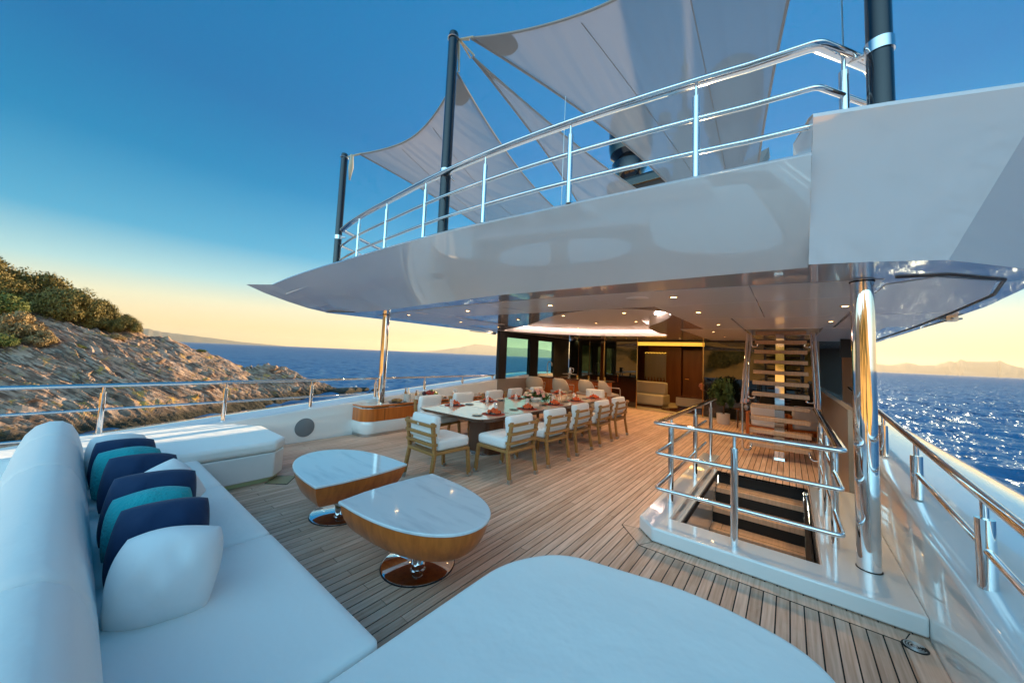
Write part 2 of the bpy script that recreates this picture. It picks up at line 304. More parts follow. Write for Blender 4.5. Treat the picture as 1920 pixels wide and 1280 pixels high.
def fillet(pts, r, n=6, closed=False):
    pts = [Vector(p) for p in pts]; o = []
    N = len(pts)
    for i, p in enumerate(pts):
        if not closed and i in (0, N-1): o.append(p); continue
        a = (pts[i-1]-p); c = (pts[(i+1) % N]-p); rr = min(r, a.length*.45, c.length*.45); a = p+a.normalized()*rr; c = p+c.normalized()*rr
        for k in range(n+1):
            t = k/n; o.append(a*(1-t)**2+p*2*t*(1-t)+c*t*t)
    return o
def rbox(name, m, x0, x1, y0, y1, z0, z1, r, parent=None, puff=0., n=10, loc=None, rot=None):
    """soft rounded box with a slightly domed top and bottom"""
    h = Vector(((x1-x0)/2, (y1-y0)/2, (z1-z0)/2)); c = Vector(((x0+x1)/2, (y0+y1)/2, (z0+z1)/2))
    bm = bmesh.new(); bmesh.ops.create_cube(bm, size=2); bmesh.ops.subdivide_edges(bm, edges=bm.edges[:], cuts=n, use_grid_fill=True)
    def ease(t): # push samples towards the corners
        return math.copysign(1-(1-abs(t))**1.7, t) 
    for v in bm.verts:
        p = Vector((ease(v.co.x)*h.x, ease(v.co.y)*h.y, ease(v.co.z)*h.z)); u, w = p.x/h.x, p.y/h.y
        q = Vector([max(-(h[i]-r), min(h[i]-r, p[i])) for i in range(3)]); d = p-q
        if d.length > 1e-9: p = q+d.normalized()*min(r, d.length if max(abs(d.x), abs(d.y), abs(d.z)) < r*.999 else r)
        p.z += math.copysign(puff*max(0, 1-u*u)**.6*max(0, 1-w*w)**.6, p.z)*(abs(p.z)/h.z)
        v.co = p
    me = bpy.data.meshes.new(name); bm.to_mesh(me); bm.free(); o = link(name, me, m, parent, True)
    o.location = c if loc is None else loc
    if rot: o.rotation_euler = rot
    return o
def smoothpoly(pts, n=8):
    """closed Catmull-Rom through 2-D points"""
    o = []; N = len(pts)
    for i in range(N):
        p0, p1, p2, p3 = [np.array(pts[(i+k-1) % N], float) for k in range(4)]
        for t in np.linspace(0, 1, n, endpoint=False):
            o.append(tuple(.5*((2*p1)+(-p0+p2)*t+(2*p0-5*p1+4*p2-p3)*t*t+(-p0+3*p1-3*p2+p3)*t**3)))
    return o
def holed(name, m, outer, holes, z, parent=None, down=True):
    vs = [list(map(lambda p: Vector((p[0], p[1], 0)), l)) for l in [outer]+holes]; tris = tessellate_polygon(vs)
    flat = [(p.x, p.y, z) for l in vs for p in l]; me = bpy.data.meshes.new(name); me.from_pydata(flat, [], [tuple(t) for t in tris])
    bm = bmesh.new(); bm.from_mesh(me); bmesh.ops.recalc_face_normals(bm, faces=bm.faces); bm.faces.ensure_lookup_table()
    if (bm.faces[0].normal.z > 0) == down: bmesh.ops.reverse_faces(bm, faces=bm.faces)
    bm.to_mesh(me); bm.free(); return link(name, me, m, parent)
C0 = -3.08           # centreline of the yacht
BZ = lambda y: .36+.0775*y      # height of the bulwark top
# ------------------------------------------------------------------ numpy noise
_tab = rng.random(4096)
def vnoise(x, y, seed=0):
    xi = np.floor(x).astype(int); yi = np.floor(y).astype(int); fx = x-xi; fy = y-yi; fx = fx*fx*(3-2*fx); fy = fy*fy*(3-2*fy)
    h = lambda a, b: _tab[(a*1619+b*31337+seed*6971+((a*b) & 1023)*13) & 4095]
    return (h(xi, yi)*(1-fx)+h(xi+1, yi)*fx)*(1-fy)+(h(xi, yi+1)*(1-fx)+h(xi+1, yi+1)*fx)*fy
def fbm(x, y, o=5, seed=0, g=.5):
    s = 0; a = 1; t = 0
    for k in range(o): s = s+a*(vnoise(x*2**k, y*2**k, seed+k)-.5); t += a; a *= g
    return s/t*2
def grid_mesh(name, X, Y, Z, wrap=False):
    n, k = X.shape; me = bpy.data.meshes.new(name); idx = np.arange(n*k).reshape(n, k)
    nx = np.roll(idx, -1, 1) if wrap else idx[:, 1:]; ix = idx if wrap else idx[:, :-1]
    f = np.stack([ix[:-1], nx[:-1], nx[1:], ix[1:]], -1).reshape(-1, 4)
    me.vertices.add(n*k); me.vertices.foreach_set('co', np.stack([X, Y, Z], -1).reshape(-1).astype(np.float32))
    me.loops.add(f.size); me.loops.foreach_set('vertex_index', f.reshape(-1).astype(np.int32)); me.polygons.add(len(f))
    me.polygons.foreach_set('loop_start', np.arange(0, f.size, 4, dtype=np.int32)); me.polygons.foreach_set('use_smooth', np.ones(len(f), bool)); me.update(); me.validate(); return me
# ------------------------------------------------------------------ sea
SEAZ = -5.0
rr = np.concatenate([np.geomspace(6, 400, 300), np.geomspace(412, 45000, 60)]); th = np.linspace(0, 2*np.pi, 900, endpoint=False)
Rr, Th = np.meshgrid(rr, th, indexing='ij'); X = C0+Rr*np.cos(Th); Y = 5+Rr*np.sin(Th); Z = np.zeros_like(X)
for lam, amp, ang in [(9., .16, .5), (6.1, .12, 1.0), (4.3, .09, .1), (3.1, .07, 1.5), (2.2, .045, .8)]:
    fade = np.clip(1.6-Rr*.05/lam*.9, 0, 1)
    ph = vnoise(X/lam/3, Y/lam/3, int(lam*10))*7
    Z += amp*fade*np.sin((X*np.cos(ang)+Y*np.sin(ang))*2*np.pi/lam+ph)
Z += .25*np.clip(1.3-Rr*.004, 0, 1)*fbm(X/5, Y/5, 4, 3)
me = grid_mesh('sea', X, Y, SEAZ+Z, wrap=True); tag(link('sea', me, SEA), 'deep blue choppy sea reaching to the horizon', kind='structure')
# ------------------------------------------------------------------ headland (rock), ridge profile at x = -55
yr = [-80, -40, -20, -10, -4, 0, 4, 7.3, 10.6, 13.9, 15, 16.5, 18.5, 21.6, 24.5, 27, 34]
zr = [11, 10, 7.5, 5.0, 4.0, 3.4, 2.4, 1.6, .0, -1.9, -1.7, -1.15, -1.5, -3.0, -4.3, -5.6, -8]
ys = [-80, -30, -2, 4, 12, 19, 24, 28, 34]; xs = [-30, -34, -36.3, -38, -44, -49.5, -51.5, -53, -56]
def headland(X, Y):
    ridge = np.interp(Y, yr, zr); sh = np.interp(Y, ys, xs)
    u = (sh-X)/np.maximum(sh+55, 3.0)
    base = np.where(u < 1, -5.6+(ridge+5.6)*np.sign(u)*np.abs(np.clip(u, -.3, 1))**.72, ridge-np.clip((u-1), 0, 9)*np.where(Y < 6, .6, 2.2))
    big = fbm(X/7, Y/7, 4, 11)*1.0*np.clip(u*2, .15, 1)*np.clip(1.2-np.maximum(Y-13, 0)/12, .25, 1)
    s = (base+Y*.58+X*.12)+fbm(X/6, Y/6, 3, 21)*.9       # dipping strata
    st = (s*1.1) % 1.0; lay = (np.where(st < .8, st/.8, (1-st)/.2))*.62*(.25+vnoise(X/3, Y/3, 5))
    s2 = (s*3.3+vnoise(X/1.5, Y/1.5, 8)*1.0) % 1.0; lay2 = np.where(s2 < .8, s2, (1-s2)*4)*.26
    return base+big*.8+(lay+lay2)*np.clip(u*4, .3, 1)+fbm(X/1.0, Y/1.5, 5, 31, .62)*.40
yy = np.concatenate([np.linspace(-75, -12, 120), np.linspace(-11.8, 33, 560)]); dd = np.concatenate([np.linspace(-2.5, 22, 330), np.linspace(22.3, 60, 40)])
D, Yg = np.meshgrid(dd, yy, indexing='ij'); Xg = np.interp(Yg, ys, xs)-D+fbm(D/3+9, Yg/3, 4, 44)*.7
Zg = headland(Xg, Yg)
me = grid_mesh('headland', Xg, Yg, Zg); me.polygons.foreach_set('use_smooth', np.zeros(len(me.polygons), bool)); tag(link('headland', me, ROCK), 'rocky headland with yellow lichen on tilted stone layers', kind='structure')
def ground(x, y): return float(headland(np.array([[x]]), np.array([[y]]))[0, 0])
# hillside astern, behind the photographer (seen mirrored in the dark glass)
xx, y2 = np.meshgrid(np.linspace(-80, 95, 180), np.linspace(-34, -95, 80), indexing='ij')
zz = -5.5+np.clip((-34-y2)/26, 0, 1)**.7*19*(.85+.25*fbm(xx/20, y2/20, 3, 61))*np.clip((96-xx)/50, 0, 1)**.6+fbm(xx/5, y2/5, 5, 71)*1.6
me = grid_mesh('hillside_astern', xx, y2, zz); tag(link('hillside_astern', me, DRYH), 'sunlit dry hillside astern of the yacht', kind='structure')
# distant hills
def ridge(name, pts, depth, label):
    rows = []; 
    x = [p[0] for p in pts]; n = 160; ts = np.linspace(0, 1, n); P = np.array(pts, float); k = np.linspace(0, 1, len(pts))
    px = np.interp(ts, k, P[:, 0]); py = np.interp(ts, k, P[:, 1]); pz = np.interp(ts, k, P[:, 2])
    pz = pz+fbm(ts*40, ts*0+3, 5, int(abs(pts[0][0])) % 17)*np.clip(pz, 0, 1e9)*.06
    d = np.stack([px-C0, py], -1); d /= np.linalg.norm(d, axis=1)[:, None]
    for q, s in [(-1, 0.), (-.7, .22), (-.45, .5), (-.2, .82), (0, 1.), (.4, .6), (1, 0)]:
        w = fbm(ts*25+q*7, ts*0+q*5, 4, 91)*depth*.10*(0 if q == 0 else 1)
        rows.append(np.stack([px+d[:, 0]*(q*depth+w), py+d[:, 1]*(q*depth+w), -8+(pz+8)*s], -1))
    A = np.stack(rows); me = grid_mesh(name, A[..., 0], A[..., 1], A[..., 2]); return tag(link(name, me, HILL), label, kind='structure')
K = 3.0
ridge('hills', [(x*K, 3000*K, z*K) for x, z in [(150, 20), (300, 44), (404, 46), (470, 42), (534, 60), (575, 47), (640, 52), (690, 76), (712, 70), (730, 85), (755, 77), (850, 78), (862, 88), (885, 66), (933, 48), (1050, 46), (1200, 30), (1500, 2)]], 900, 'hazy golden hills across the water on the starboard side')
ridge('hills_ahead', [(x*3., 9000, z*3.) for x, z in [(-4100, 2), (-3640, 32), (-3200, 80), (-2957, 124), (-2575, 100), (-2000, 80), (-1500, 20)]], 900, 'faint hazy hills ahead on the port side')
ridge('hills_abeam', [(-9000, y*.5, z*.5) for y, z in [(-1500, 480), (700, 500), (1300, 470), (2000, 330), (3000, 240), (4500, 90), (6000, 5)]], 900, 'pale hazy mountain slope far beyond the headland')
# ------------------------------------------------------------------ vegetation on the headland
def leaf_cloud(name, m, n, leaf, shape='dome', seed=0, lobes=22):
    g = np.random.default_rng(seed); cs = []
    while len(cs) < lobes:
        p = g.uniform(-1, 1, 3); p[2] = abs(p[2])*1.0
        r = np.linalg.norm(p)
        if r < 1 and r > .35: cs.append((p*.80, g.uniform(.20, .38)))
    V = []; F = []
    for i in range(n):
        c, r = cs[g.integers(lobes)]; d = g.normal(size=3); d /= np.linalg.norm(d); p = c+d*r*g.uniform(.55, 1.05)
        a = g.normal(size=3); a /= np.linalg.norm(a); b = np.cross(a, d); nb = np.linalg.norm(b); b = b/nb if nb > 1e-6 else np.array([1., 0, 0]); a = np.cross(b, d+g.normal(size=3)*.5); a /= np.linalg.norm(a)+1e-9
        s = leaf*g.uniform(.5, 1.4); k = len(V); V += [p-b*s*.35, p+a*s, p+b*s*.35, p-a*s]; F.append((k, k+1, k+2, k+3))
    me = bpy.data.meshes.new(name); me.from_pydata([tuple(v) for v in V], [], F); me.materials.append(m); return me
LC = [leaf_cloud('crown', PINE, 20000, .045, seed=1, lobes=70), leaf_cloud('crown', PINE, 20000, .045, seed=2, lobes=64), leaf_cloud('crown', PINEG, 9000, .055, seed=3, lobes=34), leaf_cloud('crown', DRY, 7000, .07, seed=4, lobes=26)]
def shrub(name, label, x, y, rx, rz, k, group, dz=0.):
    rz *= .86; z = ground(x, y)+dz; o = thing(name, label, 'shrub' if name != 'pine_tree' else 'tree', (x, y, z), random.uniform(0, 6.28), group)
    c = link('crown', LC[k], None, o); c.scale = (rx, rx*random.uniform(.85, 1.1), rz); c.location.z = rz*.1
    b = B()
    for j in range(4):
        a = j*1.6+random.random(); b.tube([(0, 0, -.4), (.12*rx*math.cos(a), .12*rx*math.sin(a), rz*.3), (.45*rx*math.cos(a), .45*rx*math.sin(a), rz*.62)], [.05*rx, .04*rx, .012*rx], 6)
    b.build('trunk', TRUNK, o, smooth=True)
    return o
PT = 'pines and bushes on top of the headland'
for a in [('pine_tree', 'tallest bushy pine on the headland crest at the left edge', -58, -6.2, 3.6, 4.6, 0), ('pine_tree', 'broad pine on the skyline next to the tallest one', -60, -2.6, 3.4, 4.4, 1),
          ('pine_tree', 'large round pine in front with dark shaded underside', -54.5, -.6, 2.5, 3.4, 1), ('pine_tree', 'golden pine on the slope right of the large round pine', -57, 1.6, 2.1, 3.0, 0),
          ('pine_tree', 'low spreading pine at the seaward end of the grove', -54, 3.2, 1.5, 1.55, 1), ('pine_tree', 'small spiky pine behind the low spreading pine', -57.5, 3.4, 1.5, 2.0, 0),
          ('pine_tree', 'dark pine behind the crest, left of the tallest', -60, -10.5, 4.0, 4.8, 1), ('bush', 'green bush between the front pines and the left edge', -52, -4.2, 2.2, 2.2, 2),
          ('bush', 'olive bush filling the gap behind the large round pine', -56.5, -1.6, 2.4, 2.6, 0), ('bush', 'dark scrub between the two skyline pines', -57, -4.4, 2.6, 3.0, 1), ('bush', 'low scrub in front of the golden pine', -54, 1.4, 1.6, 1.7, 0),
          ('dry_bush', 'pale dry brush leaning at the left edge of the slope', -48.5, -2.9, 1.5, 2.1, 3), ('dry_bush', 'smaller tan dry brush below the large round pine', -47.5, -1.5, 1.0, 1.2, 3),
          ('bush', 'bright green bush low on the slope at the left edge', -46.5, -3.4, 1.1, 1.1, 2), ('bush', 'small green tuft on the rocks below the dry brush', -47.5, .3, .55, .4, 2),
          ('bush', 'olive scrub under the low spreading pine', -51.5, 2.6, .8, .55, 3), ('bush', 'yellow green scrub on the pale rocks', -50.5, 3.6, .55, .35, 2), ('bush', 'lone tuft on the crest beyond the grove', -55, 9.6, .6, .35, 2)]:
    shrub(*a, PT)
for i, (x, y, r, k) in enumerate([(-30, -52, 5, 0), (-14, -50, 4.5, 1), (-4, -54, 5, 0), (6, -52, 4, 1), (-44, -54, 5.5, 1), (-22, -46, 4, 1), (-8, -44, 3.5, 0), (1, -45, 4.5, 1), (14, -50, 5, 0), (-36, -46, 4.5, 0)]):
    o = thing('pine_tree', ['round pine', 'spreading pine', 'tall pine', 'small pine', 'outermost pine', 'lower pine', 'lowest pine', 'leaning pine', 'dense pine', 'squat pine'][i]+' on the hillside astern', 'tree', (x, y, 5.5 if y < -49 else 1.5), i, 'pines on the hillside astern')
    c = link('crown', LC[k], None, o); c.scale = (r, r, r*.9); tube('trunk', TRUNK, [(0, 0, -2), (0, 0, r*.5)], r*.05, o, 7)
# loose boulders on the headland and at its foot
def boulder_mesh(seed):
    bm = bmesh.new(); bmesh.ops.create_icosphere(bm, subdivisions=3, radius=1); g = np.random.default_rng(seed); nn = [(g.normal(size=3), g.uniform(.55, .9)) for _ in range(11)]
    for v in bm.verts:
        p = np.array(v.co)
        for n_, d_ in nn:
            n_ = n_/np.linalg.norm(n_); q = p@n_
            if q > d_: p = p-n_*(q-d_)
        v.co = p
    me = bpy.data.meshes.new('boulder'); bm.to_mesh(me); bm.free(); me.materials.append(ROCK); return me
BM = [boulder_mesh(s) for s in range(5)]
words = ['pale', 'brown', 'flat', 'angular', 'lichen covered', 'rounded', 'pinkish', 'cracked']
for i in range(22):
    y = random.uniform(-5, 23); sh = np.interp(y, ys, xs); x = sh-random.uniform(1.0, max(2, (sh+55)*.95)); s = random.choice([.3, .4, .5, .65]); 
    o = link('boulder', BM[i % 5], None); o.location = (x, y, ground(x, y)+s*.15); o.scale = (s*random.uniform(.8, 1.4), s*random.uniform(1, 1.8), s*random.uniform(.5, .8)); o.rotation_euler = (random.uniform(.1, .6), random.uniform(-.3, .3), random.uniform(-.5, .5))
    tag(o, 'loose stone block lying among the headland rocks', 'boulder', 'loose blocks on the headland')
for x, y, s, l in [(-53.2, 27.5, 1.2, 'dark wet rock at the tip of the headland, nearest the spray'), (-52.2, 25.5, 1.4, 'dark wet ledge just inside the headland tip'), (-54.5, 30, .8, 'outermost small black rock awash beyond the headland')]:
    o = link('boulder', BM[2], None); o.location = (x, y, -5); o.scale = (s*1.3, s*1.5, s*.75); tag(o, l, 'rock')
sp_ = leaf_cloud('sea_spray', SPRAY, 900, .05, seed=9, lobes=9); o = link('sea_spray', sp_, None); o.location = (-54.5, 28.6, -5); o.scale = (.8, .8, 1.1); tag(o, 'white spray bursting at the headland tip', kind='stuff')
# ------------------------------------------------------------------ deck: caulked sheet and individual teak planks
WX0, WX1, WY0, WY1 = -.90, .18, 3.88, 6.62        # stairwell opening
deck = tag(bpy.data.objects.new('deck', None), 'teak planked aft deck', kind='structure'); COL.objects.link(deck)
b = B()
for x0, x1, y0, y1 in [(-6.9, WX0, -1.6, 13), (WX1, .72, -1.6, 13), (WX0, WX1, -1.6, WY0), (WX0, WX1, WY1, 13)]: b.box(x0, x1, y0, y1, -.06, -.0045)
b.build('caulk_bed', CAULK, deck)
PW, GAP = .0785, .0085; pm = B().box(-.5, .5, -.5, .5, -1, 0).build('plank', TEAK); pmesh = pm.data; bpy.data.objects.remove(pm)
cand = []; k0 = int((-6.86+1.029)/PW)-1
for k in range(k0, 24):
    xa = -1.029+k*PW+GAP/2; xb = xa+PW-GAP
    if xb > .695 or xa < -6.86: continue
    off = [1.45, 2.62, .30][k % 3]; L = 3.51; cuts = [off+L*j for j in range(-2, 5)]
    for j in range(len(cuts)-1):
        y0, y1 = cuts[j]+.0025, cuts[j+1]-.0025; y0 = max(y0, -1.5 if xa < -5 else (.0 if xa < -1.45 else -.5)); y1 = min(y1, 12.56)
        segs = [(y0, y1)]
        if xb > WX0-.02 and xa < WX1+.02:
            segs = [(y0, min(y1, WY0+.03)), (max(y0, WY1), y1)]
        for s0, s1 in segs:
            if s1-s0 < .03: continue
            cx = (xa+xb)/2; near = min(max(s0, .9), s1); vis = 0 if (s1 < .97 and xa < -1.4) or (s1 < 2.1 and xa > -1.4) else 1
            dist = math.hypot(cx, max(near, .9)); size = vis*min(s1-s0, 3)/dist**2*(1 if xa < .6 else .3)
            cand.append((size, xa, xb, s0, s1))
cand.sort(reverse=True)
for sz, xa, xb, s0, s1 in cand[:290]:
    o = link('plank', pmesh, None, deck); o.location = ((xa+xb)/2, (s0+s1)/2, random.uniform(-.0006, .0006)); o.scale = (xb-xa, s1-s0, .03)
b = B()
for sz, xa, xb, s0, s1 in cand[290:]: b.box(xa, xb, s0, s1, -.03, 0)
tag(b.build('planks', TEAK, deck), 'remaining teak planks', kind='stuff')
# margin planks laid round the stairwell coaming, a few millimetres proud
def strip(name, poly, z1=.004, m=TEAK, z0=-.03): return B().prism(poly, z0, z1).build(name, m, deck)
strip('margin_seam', [(-1.376, 7.3), (-1.376, 3.69), (-1.10, 3.405), (.69, 3.405), (.69, 3.55), (-1.03, 3.55), (-1.21, 3.73), (-1.21, 7.3)], .0022, CAULK)
strip('margin_plank', [(-1.37, 7.3), (-1.37, 3.70), (-1.212, 3.735), (-1.212, 7.3)]); strip('margin_plank', [(-1.366, 3.693), (-1.105, 3.414), (-1.034, 3.546), (-1.21, 3.73)]); strip('margin_plank', [(-1.096, 3.411), (.55, 3.411), (.60, 3.545), (-1.026, 3.545)])
strip('margin_plank', [(.555, 2.0), (.688, 2.0), (.688, 3.545), (.607, 3.545), (.556, 3.411)])
tag(B().lathe([(.060, 0), (.060, .006), (.054, .007)], (.60, 3.40, 0), 28).build('drain_rim', BLACKM, deck, True), 'round black deck drain by the bulwark')
dr = B()
for r in (.048, .036, .024): dr.tube([(.60+r*math.cos(a), 3.40+r*math.sin(a), .0085) for a in np.linspace(.5, 5.8, 24)], .0035, 6)
dr.lathe([(.012, .006), (.012, .011)], (.60, 3.40, 0), 12); dr.build('drain_grate', STEEL, deck, True)
# ------------------------------------------------------------------ white coaming round the stairwell
CH = .138
coam = tag(bpy.data.objects.new('stairwell_coaming', None), 'raised white coaming round the stairwell', kind='structure'); COL.objects.link(coam)
ring_o = [(-1.21, 7.1), (-1.21, 3.73), (-1.03, 3.55), (.694, 3.55), (.694, 6.35), (WX1, 6.35), (WX1, WY0), (WX0-.04, WY0), (WX0-.04, 7.1)]
B().prism(ring_o, .0055, CH).build('coaming', GEL, coam, bevel=.018, bseg=3)
for n_, a in [('well_wall', (WX0-.05, WX0-.012, WY0, WY1, -2.4, .02)), ('well_wall', (WX1+.008, WX1+.05, WY0, WY1, -2.4, .02)), ('well_wall', (WX0-.05, WX1+.05, WY0-.06, WY0-.012, -2.4, .02)), ('well_floor', (WX0-.05, WX1+.05, WY0-.06, WY1+.4, -2.5, -2.4))]: box(n_, GEL, *a, parent=coam)
dn = thing('lower_staircase', 'teak stairs with black risers going down inside the white coaming', 'stairs', (0, 0, 0))
for k in range(8):
    yk = 6.42-.27*k; zk = -.20-.215*k
    b = B().box(WX0-.008, WX1-.035, yk-.02, yk+.29, zk-.07, zk).build('tread', TREADM, dn, bevel=.006)
    box('tread_trim', CAULK, WX0+.05, WX1-.05, yk+.05, yk+.053, zk, zk+.002, b); box('tread_trim', CAULK, WX0+.12, WX0+.124, yk+.05, yk+.29, zk, zk+.002, b)
    box('riser', BLACKM, WX0-.011, WX1-.035, yk+.26, yk+.275, zk, zk+.17+.0, dn)
for x in (WX1-.03,): box('stringer', BLACKM, x, x+.018, 4.3, WY1-.002, -2.3, -.06, dn)
# ------------------------------------------------------------------ bulwarks
def bulwark(name, sx, label):
    x_in, x_mid, x_out, x_side = (-6.86, -7.30, -7.62, -7.75) if sx < 0 else (.695, 1.42, 1.60, 1.72)
    ys_ = np.linspace(-3, 26, 59); rows = []
    for y in ys_:
        zi = min(BZ(y), 1.12) if y > -1 else BZ(-1); zm = (zi+.03 if sx < 0 else .70+.01*max(0, y-4)); zo = zm-.03
        rows.append([(x_in, y, -.05), (x_in, y, zi-.03), (x_in+sx*.012, y, zi-.006), (x_in+sx*.035, y, zi), (x_mid-sx*.05, y, zm-.002), (x_mid, y, zm), (x_out, y, zo), (x_side-sx*.03, y, zo-.06), (x_side, y, zo-.2), (x_side, y, -1.4), (x_side-sx*.3, y, -5.3)])
    o = B().loft(rows).build(name, GEL, None, smooth=True); set_sharp(o.data, 50); return tag(o, label, kind='structure')
bw = bulwark('bulwark_port', -1, 'white port bulwark with sloping top'); bw2 = bulwark('bulwark_starboard', 1, 'white starboard bulwark with wide curved cap')
box('hull_stern', GEL, -7.7, 1.7, -3.2, -3.0, -5.3, .1); tag(bpy.data.objects['hull_stern'], 'stern end of the hull', kind='structure')
tag(box('aft_deck', GEL, -6.87, .70, -3, -1.55, -.06, -.001), 'white deck aft of the sofa', kind='structure')
sd = thing('bulwark_speaker', 'round grey speaker grille set in the white port bulwark', 'speaker', (-6.858, 2.72, .25))
l_ = lathe('grille', GREYS, [(.165, 0), (.165, .008), (.155, .012), (.001, .012)], (0, 0, 0), sd, 40); l_.rotation_euler.y = R(90)

# ------------------------------------------------------------------ sea haze
hz = box('haze', None, -12500, 9000, -6000, 11500, -16, 285); hm = bpy.data.materials.new('sea_haze'); hm.use_nodes = True; hn = hm.node_tree; hn.nodes.clear()
ho = hn.nodes.new('ShaderNodeOutputMaterial'); hv = hn.nodes.new('ShaderNodeVolumePrincipled'); hv.inputs['Color'].default_value = (.92, .84, .68, 1); hv.inputs['Density'].default_value = .55e-4; hv.inputs['Anisotropy'].default_value = .38
hn.links.new(hv.outputs[0], ho.inputs['Volume']); hz.data.materials.append(hm); tag(hz, 'thin warm haze over the sea', kind='stuff')
# ------------------------------------------------------------------ upper deck overhang
UZ = 2.45
ov = tag(bpy.data.objects.new('upper_deck_overhang', None), 'glossy white overhang of the upper deck', kind='structure'); COL.objects.link(ov)
yb = lambda x: float(np.interp(x, [-7, -5.9, -4.5, -2.84, -1.55, -.6, .12], [3.56, 3.60, 3.42, 3.27, 3.30, 3.33, 3.36]))
xs_ = list(np.linspace(-6.99, .12, 40))
bot = [(x, yb(x) if x > -6.8 else 3.56, UZ) for x in xs_]
tx = [-7.7, -7.2, -6.7, -6.2, -5.65, -4.4, -3.1, -1.5, -.56, .13]; tyv = [2.27, 2.37, 2.48, 2.55, 2.59, 2.57, 2.59, 2.73, 2.83, 2.91]; tz = [2.85, 2.95, 3.03, 3.08, 3.10, 3.10, 3.10, 3.10, 3.10, 3.10]
tt = np.linspace(-7.7, .13, 40); top = [(x, float(np.interp(x, tx, tyv)), float(np.interp(x, tx, tz))) for x in tt]
mid = lambda t, bow: [(a[0]*(1-t)+c[0]*t, a[1]*(1-t)+c[1]*t-bow, a[2]*(1-t)+c[2]*t) for a, c in zip(bot, top)]
rows = [bot, [(p[0], p[1]-.012, p[2]+.012) for p in bot], mid(.3, .03), mid(.6, .035), mid(.9, .01), top, [(p[0], p[1]+.02, p[2]+.028) for p in top], [(p[0], p[1]+.06, p[2]+.04) for p in top], [(p[0], p[1]+.22, p[2]+.04) for p in top], [(p[0], p[1]+.24, p[2]-.15) for p in top]]
o = B().loft(rows).build('aft_fascia', GELF, ov, smooth=True); set_sharp(o.data, 60)
# port wing: the thin fin that runs out aft of the fascia
tipP = (-8.1, 1.96, 2.84); crease = [r_[0] for r_ in rows[5::-1]]; edge = [tipP, (-8.04, 2.25, 2.72), (-7.95, 2.64, 2.60), (-7.88, 3.0, 2.51), (-7.82, 3.4, 2.455), (-7.76, 4.1, UZ)]
up = [(-7.85, 2.3, 2.875), (-7.83, 2.6, 2.88), (-7.8, 2.9, 2.9), (-7.78, 3.2, 2.92), (-7.75, 3.6, 2.95), (-7.7, 4.4, 3.0)]
o = B().loft([crease, [tuple((np.array(a)+np.array(c))/2) for a, c in zip(crease, edge)], edge, up, [(p[0]+.3, p[1]+.1, p[2]+.03) for p in up]]).build('port_wing', GELF, ov)
# starboard wing block
bb = [(.12, 3.262), (.47, 3.37), (.83, 3.53), (1.3, 4.06), (1.56, 4.9), (1.68, 6.1), (1.75, 8.3), (1.8, 12.6), (1.8, 26)]
bt = [(.14, 2.90), (.50, 3.02), (1.19, 3.28), (1.78, 3.95), (2.0, 4.9), (2.1, 6.1), (2.15, 8.3), (2.15, 12.6), (2.15, 26)]; BT = 3.38
rows = [[(x, y, UZ) for x, y in bb], [(x*.02+x2*.98-.0, y*.02+y2*.98, BT-.03) for (x, y), (x2, y2) in zip(bb, bt)], [(x, y+.012, BT-.004) for x, y in bt], [(x-.02, y+.05, BT) for x, y in bt], [(x-.1, y+.35, BT) for x, y in bt], [(x-.1, y+.37, BT-.5) for x, y in bt]]
o = B().loft(rows).build('starboard_wing', GELF, ov, smooth=True); set_sharp(o.data, 14)
B().add([(.12, 3.262, UZ), (.14, 2.90, BT-.03), (.14, 2.95, BT), (.04, 3.25, BT), (.10, 3.6, UZ)], [(0, 1, 2, 3, 4)]).build('wing_end', GELF, ov)
# underside with the openings for the cove and the stair hatch
po = [(-7.0, 3.56), (-7.45, 3.35), (-7.8, 3.3), (-7.76, 4.1), (-7.78, 4.9), (-7.84, 6.1), (-7.9, 8.3), (-7.95, 12.6), (-7.95, 26)]
outer = [(p[0], p[1]) for p in bot] + bb + po[::-1][:-1]
cove = smoothpoly([(-6.64, 7.94), (-5.03, 6.87), (-3.52, 5.5), (-2.7, 5.0), (-1.94, 4.93), (-1.52, 5.3), (-1.45, 5.85), (-1.8, 6.7), (-2.4, 7.8), (-2.62, 9.2), (-2.81, 10.5), (-4.7, 10.4), (-6.0, 9.5), (-6.6, 8.6)], 6)
HX0, HX1, HY0, HY1 = -.70, .47, 8.45, 10.2
holed('underside', GELF, outer, [cove, [(HX0, HY0), (HX1, HY0), (HX1, HY1), (HX0, HY1)]], UZ, ov)
B().loft([[(x, y, 2.452) for x, y in cove], [(x, y, 2.66) for x, y in cove]], close=True).build('cove_side', GEL, ov, smooth=True)
inn = [(x+(x+3.9)*-.10, y+(y-7.7)*-.07) for x, y in cove]
B().prism([(x*1.02+.08, y) for x, y in cove], 2.66, 2.69).build('cove_top', CEIL, ov)
B().loft([[(x, y, 2.655) for x, y in inn], [(x, y, 2.615) for x, y in inn]], close=True).add([(x, y, 2.615) for x, y in inn], [tuple(range(len(inn)))]).build('cove_panel', CEIL, ov)
led = [(x*.7+i_[0]*.3, y*.7+i_[1]*.3, 2.635) for (x, y), i_ in zip(cove, inn) if y > 7.9 or (x > -2.0 and y > 5.2)]
segs = [[p for p in led if p[1] > 7.9], ]
for q in (lambda p: p[1] > 8.3, ):
    pl = [p for p in led if q(p)]; pl.sort(key=lambda p: p[0]); tag(B().tube(pl, .012, 6).build('cove_led', COVE, ov, True), 'pinkish light strip in the ceiling cove')
pl = sorted([p for p in led if p[0] > -2.1 and p[1] < 7.3], key=lambda p: p[1]); tag(B().tube(pl, .012, 6).build('cove_led', COVE, ov, True), 'short light strip at the round end of the ceiling cove')
